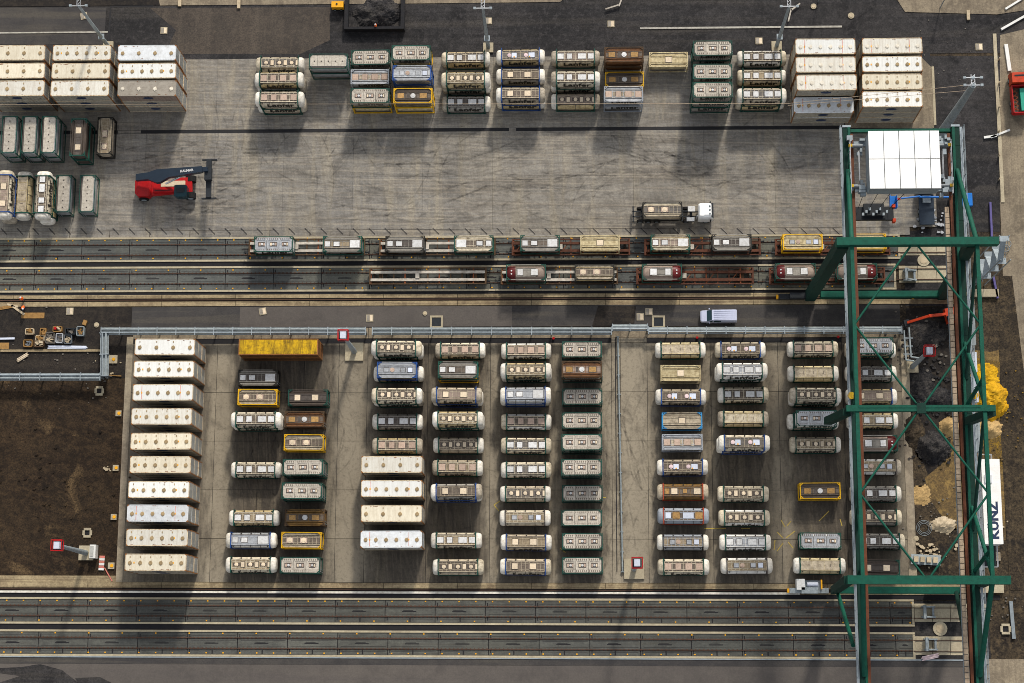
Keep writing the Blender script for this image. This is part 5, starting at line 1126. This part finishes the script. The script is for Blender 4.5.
def plank(px, py, L, wd, h, rz, mat, lab, name='plank', cat='plank', z=.02, n=1):
    X, Y = W(px, py); b = MB()
    if n == 1: b.box(-L/2, L/2, -wd/2, wd/2, 0, h)
    else:
        for k in range(n): o_ = (k % 2)*.15; b.box(-L/2+o_, L/2-.15+o_, -wd/2+wd*k/n+.01, -wd/2+wd*(k+1)/n-.01, 0, h*(.8+.2*(k % 2)))
    return solo(b, name, mat, lab, cat, (X, Y, z), R(rz))
plank(68, 347.6, 6.2, .55, .35, -1, 'lidblue', 'bundle of pale steel profiles below the crates', 'steel_bundle', 'steel bundle', n=3); plank(7, 338.8, 2.5, .3, .25, 1, 'lidblue', 'pale steel profile at the left edge', 'steel_bundle', 'steel bundle')
plank(23, 357.6, 2.0, .55, .3, 32, 'lidcream', 'yellow edged pallet lying at an angle above the pipe rack', 'pallet', 'pallet', n=4); plank(55, 350.8, 17, .35, .2, 0, 'ochre', 'long tan kerb beam below the crates', 'kerb_beam', 'beam')
plank(85.3, 323, .6, .8, .4, -20, 'wood', 'small tan block on the dark asphalt', 'timber_block', 'block'); plank(18, 310, 2.6, .35, .12, -35, 'stone', 'loose timber board beside the stooping worker'); plank(6, 307.5, 2.4, .5, .12, 10, 'wood', 'pile of short boards at the left edge', n=3); plank(13, 305.6, 1.8, .3, .12, -12, 'stone', 'short pale board left of the two workers')
plank(33, 315.5, 3.6, .9, .02, 0, 'wood', 'flat orange brown plywood sheet on asphalt', 'plywood_sheet', 'sheet'); plank(4, 346, 1.6, 1.0, .1, 0, 'wood', 'yellow brown board at the left edge below the steel profile')
plank(112, 375.5, 3.0, .15, .15, -4, 'wood', 'thin timber below the rack corner'); plank(930, 657, 2.6, .65, .3, 12, 'lidpink', 'red and white barrier board lying by the buffer stops', 'barrier_board', 'barrier', n=4)
plank(985, 557, 4.5, 1.3, .3, 2, 'tan', 'concrete slab piece by the road', 'slab_piece', 'slab'); plank(984, 588.5, 5.6, 1.3, .5, 0, 'kerb', 'pale concrete block under the lower cross beam end', 'concrete_block', 'block'); plank(984, 293.5, 4.3, 1.2, .5, 0, 'kerb', 'pale concrete block beside the right crane leg', 'concrete_block', 'block')
plank(1012, 620, .5, 5.5, .3, 2, 'galv', 'grey steel beam lying beside the right road', 'steel_beam', 'beam'); plank(1007.5, 58, .55, 4.4, .3, 5, 'reefer', 'white concrete barrier above the orange truck', 'concrete_barrier', 'barrier'); plank(1013, 23, 4.5, .35, .3, 30, 'reefer', 'upper slanting pale rail at the top right corner', 'guard_rail', 'barrier'); plank(1014, 4, 3.4, .3, .3, 32, 'reefer', 'topmost slanting pale rail at the top right corner', 'guard_rail', 'barrier')
plank(990, 137, 2.0, .35, .3, 8, 'reefer', 'pale arm of a barrier right of the crane head', 'road_barrier', 'barrier'); plank(1000, 134, 3.2, .3, .3, 22, 'reefer', 'longer pale barrier arm beside the right road', 'road_barrier', 'barrier'); plank(990.5, 220, .3, 5.5, .5, 0, 'purple', 'upper purple post lying beside the crane stairs', 'purple_post', 'post'); plank(995, 288, .3, 3.4, .5, 8, 'purple', 'lower purple post lying beside the crane stairs', 'purple_post', 'post')
# rubble and cable coil under the crane
rubble(928, 553, 40, 1.1, 'stone', 'pale broken stones among scrap under the crane', 2); rubble(960, 545, 12, .6, 'stone', 'few pale stones beside the cable trough', 4); rubble(1002, 530, 8, .8, 'stone', 'scattered pale stones below the machinery house', 5, .1, .25); rubble(940, 515, 26, 2.6, 'crate', 'scattered grey debris in the mud under the crane', 6, .06, .2)
rubble(105, 362, 14, 1.0, 'stone', 'scattered pale debris beside the upright pipe rack', 7, .1, .25); rubble(107, 470, 10, .3, 'stone', 'small stone pile in the soil', 8, .1, .25); rubble(925, 340, 40, 3.5, 'crate', 'dark scattered scrap above the right floodlight mast', 10, .08, .3); rubble(960, 60, 30, 6, 'crate', 'scattered gravel lumps on the dark upper right road', 12, .05, .14)
rubble(985, 455, 30, 3.5, 'sand', 'loose sandy lumps below the yellow heap', 13, .08, .25); rubble(995, 610, 22, 2.5, 'crate', 'dark lumps beside the lower right road', 14, .08, .22)
rubble(60, 480, 60, 5.5, 'soil', 'brown clods spread over the soil field', 15, .08, .25); rubble(40, 368, 40, 6, 'crate', 'grey debris strip above the pipe rack', 16, .06, .22)
X, Y = W(924, 528); b = MB()
for k in range(3):
    r = .7+.22*k
    for q in range(20): a0, a1 = q*.314, (q+1)*.314; b.tube((r*math.cos(a0), r*math.sin(a0), .05), (r*math.cos(a1), r*math.sin(a1), .05), .03, 4)
solo(b, 'cable_coil', 'galv', 'loose grey cable coil on the mud under the crane', 'cable', (X, Y, 0))
X, Y = W(925, 560); t = thing('scrap_trailer', 'small flat trailer loaded with pale stones under the crane', 'trailer', (X, Y, 0), R(-3)); part(MB().box(-2.2, 2.2, -.75, .75, .5, .65), 'bed', 'galvblue', t); wheels(t, (-.8, .8), .8, .3, .18)
for k in range(4): part(MB().box(-1.8+k*.95, -1.15+k*.95, -.4, .4, .65, 1.0), 'stone_block', 'stone', t)
# concrete blocks with amber markers, manholes, lids
for px, py, s, lab in ((113.5, 359.5, .8, 'pale block with amber dot near the upright pipe rack'), (118.8, 413.5, .55, 'pale block with amber dot beside the third white box'), (116, 468, .55, 'pale block with amber dot beside the sixth white box'), (114, 517, .55, 'pale block with amber dot beside the eighth white box'), (111.5, 565.8, .6, 'pale block with amber dot in a dark ring at lower left')):
    X, Y = W(px, py); t = thing('marker_block', lab, 'concrete block', (X, Y, 0), 0, 'amber marked blocks'); s *= .8; part(MB().box(-s, s, -s, s, 0, .25), 'block', 'kerb', t); part(MB().disc(.1, 0, .25, .33, .26), 'cap', 'amber', t)
def hole(px, py, s, lab):
    X, Y = W(px, py); t = thing('inspection_pit', lab, 'pit', (X, Y, 0), 0, 'square inspection pits'); b = MB()
    for q in (-1, 1): b.box(-s, s, q*s-.18, q*s+.18, 0, .2); b.box(q*s-.18, q*s+.18, -s+.18, s-.18, 0, .2)
    part(b, 'rim', 'kerb', t); part(MB().box(-s+.18, s-.18, -s+.18, s-.18, 0, .05), 'opening', 'pan', t)
hole(87.5, 532.8, .55, 'square open pit in the soil above the floodlight mast'); hole(99.5, 391, .55, 'square open pit below the pipe rack corner'); hole(1005.5, 629, .6, 'square open pit beside the lower right road')
for px, py, lab in ((436.5, 322, 'square pit with grate below the lower train, left one'), (658.5, 322, 'square pit with grate left of the silver van')):
    X, Y = W(px, py); t = thing('grated_pit', lab, 'pit', (X, Y, .02)); b = MB()
    for q in (-1, 1): b.box(-1.0, 1.0, q*.85-.15, q*.85+.15, 0, .12); b.box(q*.85-.15, q*.85+.15, -.7, .7, 0, .12)
    part(b, 'rim', 'kerb', t); part(MB().box(-.7, .7, -.7, .7, 0, .04), 'grate', 'dark', t)
for px, py, lab in ((164, 30.5, 'left'), (84, 16, 'leftmost, beside the mast'), (488.5, 21, 'beside the second mast'), (611, 24, 'above the rusty stacks'), (979, 47, 'upper right'), (759, 41, 'behind the stacks left of the mast'), (369.8, 318.2, 'on the road above the four box column'), (262.8, 311.5, 'on the road above the yellow container'), (640.2, 317, 'left one of the pair beside the pit'), (649, 311.8, 'right one of the pair beside the pit'), (70, 311.3, 'on the dark asphalt near the crates')):
    X, Y = W(px, py); t = thing('manhole_frame', f'square pale manhole cover, {lab}', 'manhole cover', (X, Y, -.02 if py < 60 else .02), R(random.choice((0, 0, 12))), 'square manhole covers')
    part(MB().box(-.55, .55, -.55, .55, -.05, .09), 'frame', 'kerb', t)
    part(MB().box(-.44, -.02, -.44, .44, .09, .12), 'cover_leaf', 'reefergrey', t); part(MB().box(.02, .44, -.44, .44, .09, .12), 'cover_leaf', 'lidcream', t)
for px, py, r, lab in ((851, 15.8, .5, 'round pale lid on the road right of the third mast'), (813.5, 6.5, .45, 'round pale lid in the dark area above the white boxes'), (425, 313.5, .35, 'round lid on the terminal road below the trains'), (96.7, 325, .4, 'round lid beside the corner of the pipe rack'), (923.5, 260.5, .95, 'round pale concrete lid between the upper track ends'), (940, 628.7, 1.05, 'round pale concrete well between the lower track ends'), (916, 538.5, .4, 'small round stone beside the cable coil')):
    X, Y = W(px, py); t = thing('round_cover', lab, 'manhole cover', (X, Y, 0)); part(MB().disc(0, 0, -.05, .14, r, 20), 'ring', 'kerb', t); part(MB().disc(0, 0, .14, .19, r*.6, 16), 'lid', 'stone', t)
# buffer stops
for px, py, lab in ((928.5, 612, 'blue grey buffer stop at the end of the third track'), (930.8, 644.5, 'blue grey buffer stop at the end of the lowest track'), (910, 276, 'grey buffer stop at the end of the second track')):
    X, Y = W(px, py); t = thing('buffer_stop', lab, 'buffer stop', (X, Y, .15), 0, 'buffer stops at the track ends')
    for sy in (-1, 1): part(MB().box(-1.1, .9, sy*.75-.12, sy*.75+.12, 0, .5).beam((.8, sy*.75, .3), (-.6, sy*.75, 1.3), .2, .2), 'side_frame', 'galvblue', t)
    part(MB().box(-.95, -.55, -1.0, 1.0, .5, 1.2), 'buffer_beam', 'galvblue', t); part(MB().box(.45, .75, -.62, .62, .1, .4), 'rear_tie', 'galv', t)
# stop board and barrier near the soil mast
X, Y = W(95, 552); t = thing('control_cabinet', 'white control cabinet beside the soil field mast', 'cabinet', (X, Y, 0)); part(MB().box(-.4, .5, -1.0, 1.0, .1, 1.6), 'housing', 'reefer', t); part(MB().box(-.3, .2, -.8, .8, 1.6, 1.68), 'lid', 'door', t)
X, Y = W(102, 563); t = thing('warning_board', 'red and white striped warning board lying by the soil field', 'board', (X, Y, .1), R(88))
for k in range(6): part(MB().box(-1.1+k*.37, -.76+k*.37, -.4, .4, 0, .12), 'board_stripe', 'stripe' if k % 2 else 'reefer', t)
plank(108.5, 574.5, 2.4, .14, .1, -58, 'stripe', 'thin red white pole below the warning board', 'barrier_pole', 'pole')
# yellow plant box at the top and other top items
X, Y = W(338.5, 7.5); t = thing('yellow_generator', 'yellow generator box at the top edge', 'generator', (X, Y, 0)); part(MB().box(-.95, .95, -.5, .5, .3, 1.4), 'housing', 'amber', t); part(MB().disc(-.1, .05, 1.4, 1.5, .15), 'exhaust', 'dark', t); part(MB().box(-.8, .8, -.4, .4, .1, .3), 'skid', 'dark', t); wheels(t, (-.5, .5), .5, .25, .15)
for px, py, rz, L, lab in ((612, 8, 18, 2.2, 'left'), (620.5, 3, 70, 1.5, 'right'), (795, 8, 38, 1.9, 'upper, right of the third mast'), (789.5, 16, 76, 2.2, 'lower, right of the third mast'), (374.5, 5, 50, .9, 'on the dark bunker')):
    plank(px, py, L, .22, .2, rz, 'beamgrey', f'pale kinked steel section, {lab}', 'steel_section', 'steel section', z=.3)
for px, py, lab in ((940, 8, 'upper pavement'), (818, 2, 'top edge above the white boxes')):
    X, Y = W(px, py); t = thing('lamp_post', f'short lamp post on the {lab}', 'lamp post', (X, Y, 0)); part(MB().tube((0, 0, 0), (0, 0, 4), .08, 8), 'pole', 'galv', t); part(MB().box(-.35, .35, -.2, .2, 3.95, 4.15), 'lamp_head', 'lidwhite', t)
for i, (px, py) in enumerate(((239, 4), (968, 15.5), (180, 2))):
    plank(px, py, .5, 1.6, .3, 0, 'stone', ['small pale bollard wall at the upper lane', 'pale stub wall on the edge of the upper pavement', 'second small wall at the top left'][i], 'stub_wall', 'wall')
# orange red tipper at the right edge
X, Y = W(1016.5, 96); t = thing('tipper_truck', 'orange cab tipper with scrap load at the right edge', 'truck', (X, Y, 0), R(92))
b = MB()
for s in (-1, 1): b.box(-3.4, 1.0, s*1.2-.07, s*1.2+.07, 1.0, 2.3); b.box(-1.2+s*2.2-.07, -1.2+s*2.2+.07, -1.12, 1.12, 1.0, 2.3)
part(b, 'tipper_wall', 'rred', t); part(MB().box(-3.3, .9, -1.1, 1.1, .95, 1.05), 'tipper_floor', 'crate', t)
part(MB().loft([[(x, -1.2, .6), (x, -1.2, z), (x, 1.2, z), (x, 1.2, .6)] for x, z in ((1.3, 2.9), (2.9, 2.9), (3.2, 2.0))], 0, False), 'cab', 'orange', t); part(MB().box(2.3, 2.5, -.8, .8, 2.9, 2.95), 'sun_roof', 'glass', t); wheels(t, (-2.6, -1.4, 2.3), 1.05, .5, .3)
part(MB().box(-3.0, .6, -1.0, -.1, 1.1, 1.9), 'tarp', 'teal', t); b = MB()
for k in range(5): b.beam((-2.8+k*.7, .2, 1.4), (-2.4+k*.7, 1.0, 1.5), .15, .15); b.beam((-2.8+k*.7, 1.0, 1.5), (-2.2+k*.7, .3, 1.6), .12, .12)
part(b, 'scrap', 'orange_rust', t)
# blue boom lift below the trolley, orange excavator right of the road end
X, Y = W(958, 203); t = thing('boom_lift', 'blue boom lift reaching left below the crane trolley', 'boom lift', (X, Y, 0))
part(MB().box(-1.4, 1.9, -.8, 1.2, .5, 1.5), 'chassis', 'lift', t); wheels(t, (-.8, 1.3), .9, .45, .3); part(MB().tube((.4, .4, 1.9), (-6.4, .3, 2.6), .17, 8), 'lower_boom', 'lift', t); part(MB().tube((-6.3, .4, 2.6), (-9.4, -.0, 2.8), .13, 8), 'upper_boom', 'lift', t); part(MB().box(-11.0, -9.9, -1.5, .5, 2.2, 2.35).box(-11.0, -10.92, -1.5, .5, 2.35, 3.2).box(-9.98, -9.9, -1.5, .5, 2.35, 3.2), 'basket', 'lift', t); part(MB().beam((-9.9, -.1, 2.6), (-9.3, -.0, 2.8), .25, .25), 'basket_arm', 'orange', t)
X, Y = W(951, 317); t = thing('excavator', 'orange excavator with long arm on the dark ground by the girder', 'excavator', (X, Y, 0), R(192))
part(MB().box(-1.6, 1.2, -1.1, 1.1, .9, 2.2), 'upper_body', 'orange', t); part(MB().box(-.2, 1.2, .15, 1.0, 2.2, 2.9), 'cab', 'glass', t)
for s in (-1, 1): part(MB().box(-1.8, 1.8, s*1.1-.28, s*1.1+.28, 0, .8), 'track', 'tyre', t)
part(MB().beam((1.0, -.3, 1.8), (4.2, -.3, 3.6), .4, .5), 'boom', 'orange', t); part(MB().beam((4.1, -.3, 3.6), (7.0, -.3, 1.6), .35, .4), 'stick', 'orange', t); part(MB().box(6.7, 7.5, -.8, .2, .7, 1.5), 'bucket', 'dark', t)
# dark container crane loader parked under the trolley (right)
X, Y = W(925, 205); t = thing('service_truck', 'dark blue flatbed service truck parked under the crane', 'truck', (X, Y, 0), R(90)); part(MB().box(-3.4, 1.4, -1.15, 1.15, .9, 1.1), 'flatbed', 'boom', t); part(MB().loft([[(x, -1.15, .6), (x, -1.15, z), (x, 1.15, z), (x, 1.15, .6)] for x, z in ((1.6, 2.6), (3.0, 2.6), (3.4, 1.8))], 0, False), 'cab', 'boom', t); part(MB().box(.0, 1.2, -.6, .6, 1.1, 1.5), 'tool_chest', 'galv', t); part(MB().box(2.0, 2.6, -.5, .5, 2.6, 2.68), 'roof_hatch', 'lidwhite', t); wheels(t, (-2.4, -1.2, 2.4), 1.0, .5, .3)
rubble(935, 224, 34, 1.5, 'silver', 'silver metal offcuts heaped on the apron under the crane', 33, .1, .35)
X, Y = W(992, 262); b = MB()
for k in range(9):
    cx_k, cy_k, r = -2+k*.55+(k % 2)*.3, -2.2+k*.62, .55
    for q in range(14): a0, a1 = q*.449, (q+1)*.449; b.tube((cx_k+r*math.cos(a0), cy_k+r*math.sin(a0), .2+.1*(k % 3)), (cx_k+r*math.cos(a1), cy_k+r*math.sin(a1), .2+.1*(k % 3)), .06, 4)
solo(b, 'wire_coils', 'galv', 'row of grey wire coils on the ground beside the stair tower', 'wire coils', (X, Y, 0))
# electrical kiosk at the yard's lower right corner
X, Y = W(808, 585); t = thing('drive_cabinet', 'white and grey drive cabinet beside the lower crane bogie', 'cabinet', (X, Y, .1)); part(MB().box(-1.9, -.7, -.8, .8, 0, 1.8), 'housing', 'reefer', t); part(MB().box(-.6, 1.7, -.75, .6, 0, 1.1), 'machine_frame', 'galv', t); part(MB().tube((-.3, 0, 1.3), (1.3, 0, 1.3), .35, 10), 'cable_drum', 'lidblue', t); part(MB().box(1.7, 1.9, -.7, .7, .2, 1.6), 'guard', 'amber', t)
# shallow ditches of building clutter: small fence on the far right road edge
for i in range(6):
    X, Y = W(998.5, 60+i*24); solo(MB().box(-.09, .09, -.09, .09, 0, 1.0), 'kerb_post', 'stone', f'small stone post by the right road, {ORD[i]} from the top', 'post', (X, Y, 0), 0, 'posts along the right road')
# red plugs along the trench
for px, py in ((553.5, 338.6), (697, 338), (838, 337.2)):
    X, Y = W(px, py); solo(MB().disc(0, 0, 0, .35, .2), 'hydrant', 'rred', {553.5: 'small red hydrant above the tank column left of the pipe', 697: 'small red hydrant above the column right of the pipe', 838: 'small red hydrant beside the left crane girder'}[px], 'hydrant', (X, Y, 0), 0, 'red hydrants along the trench')
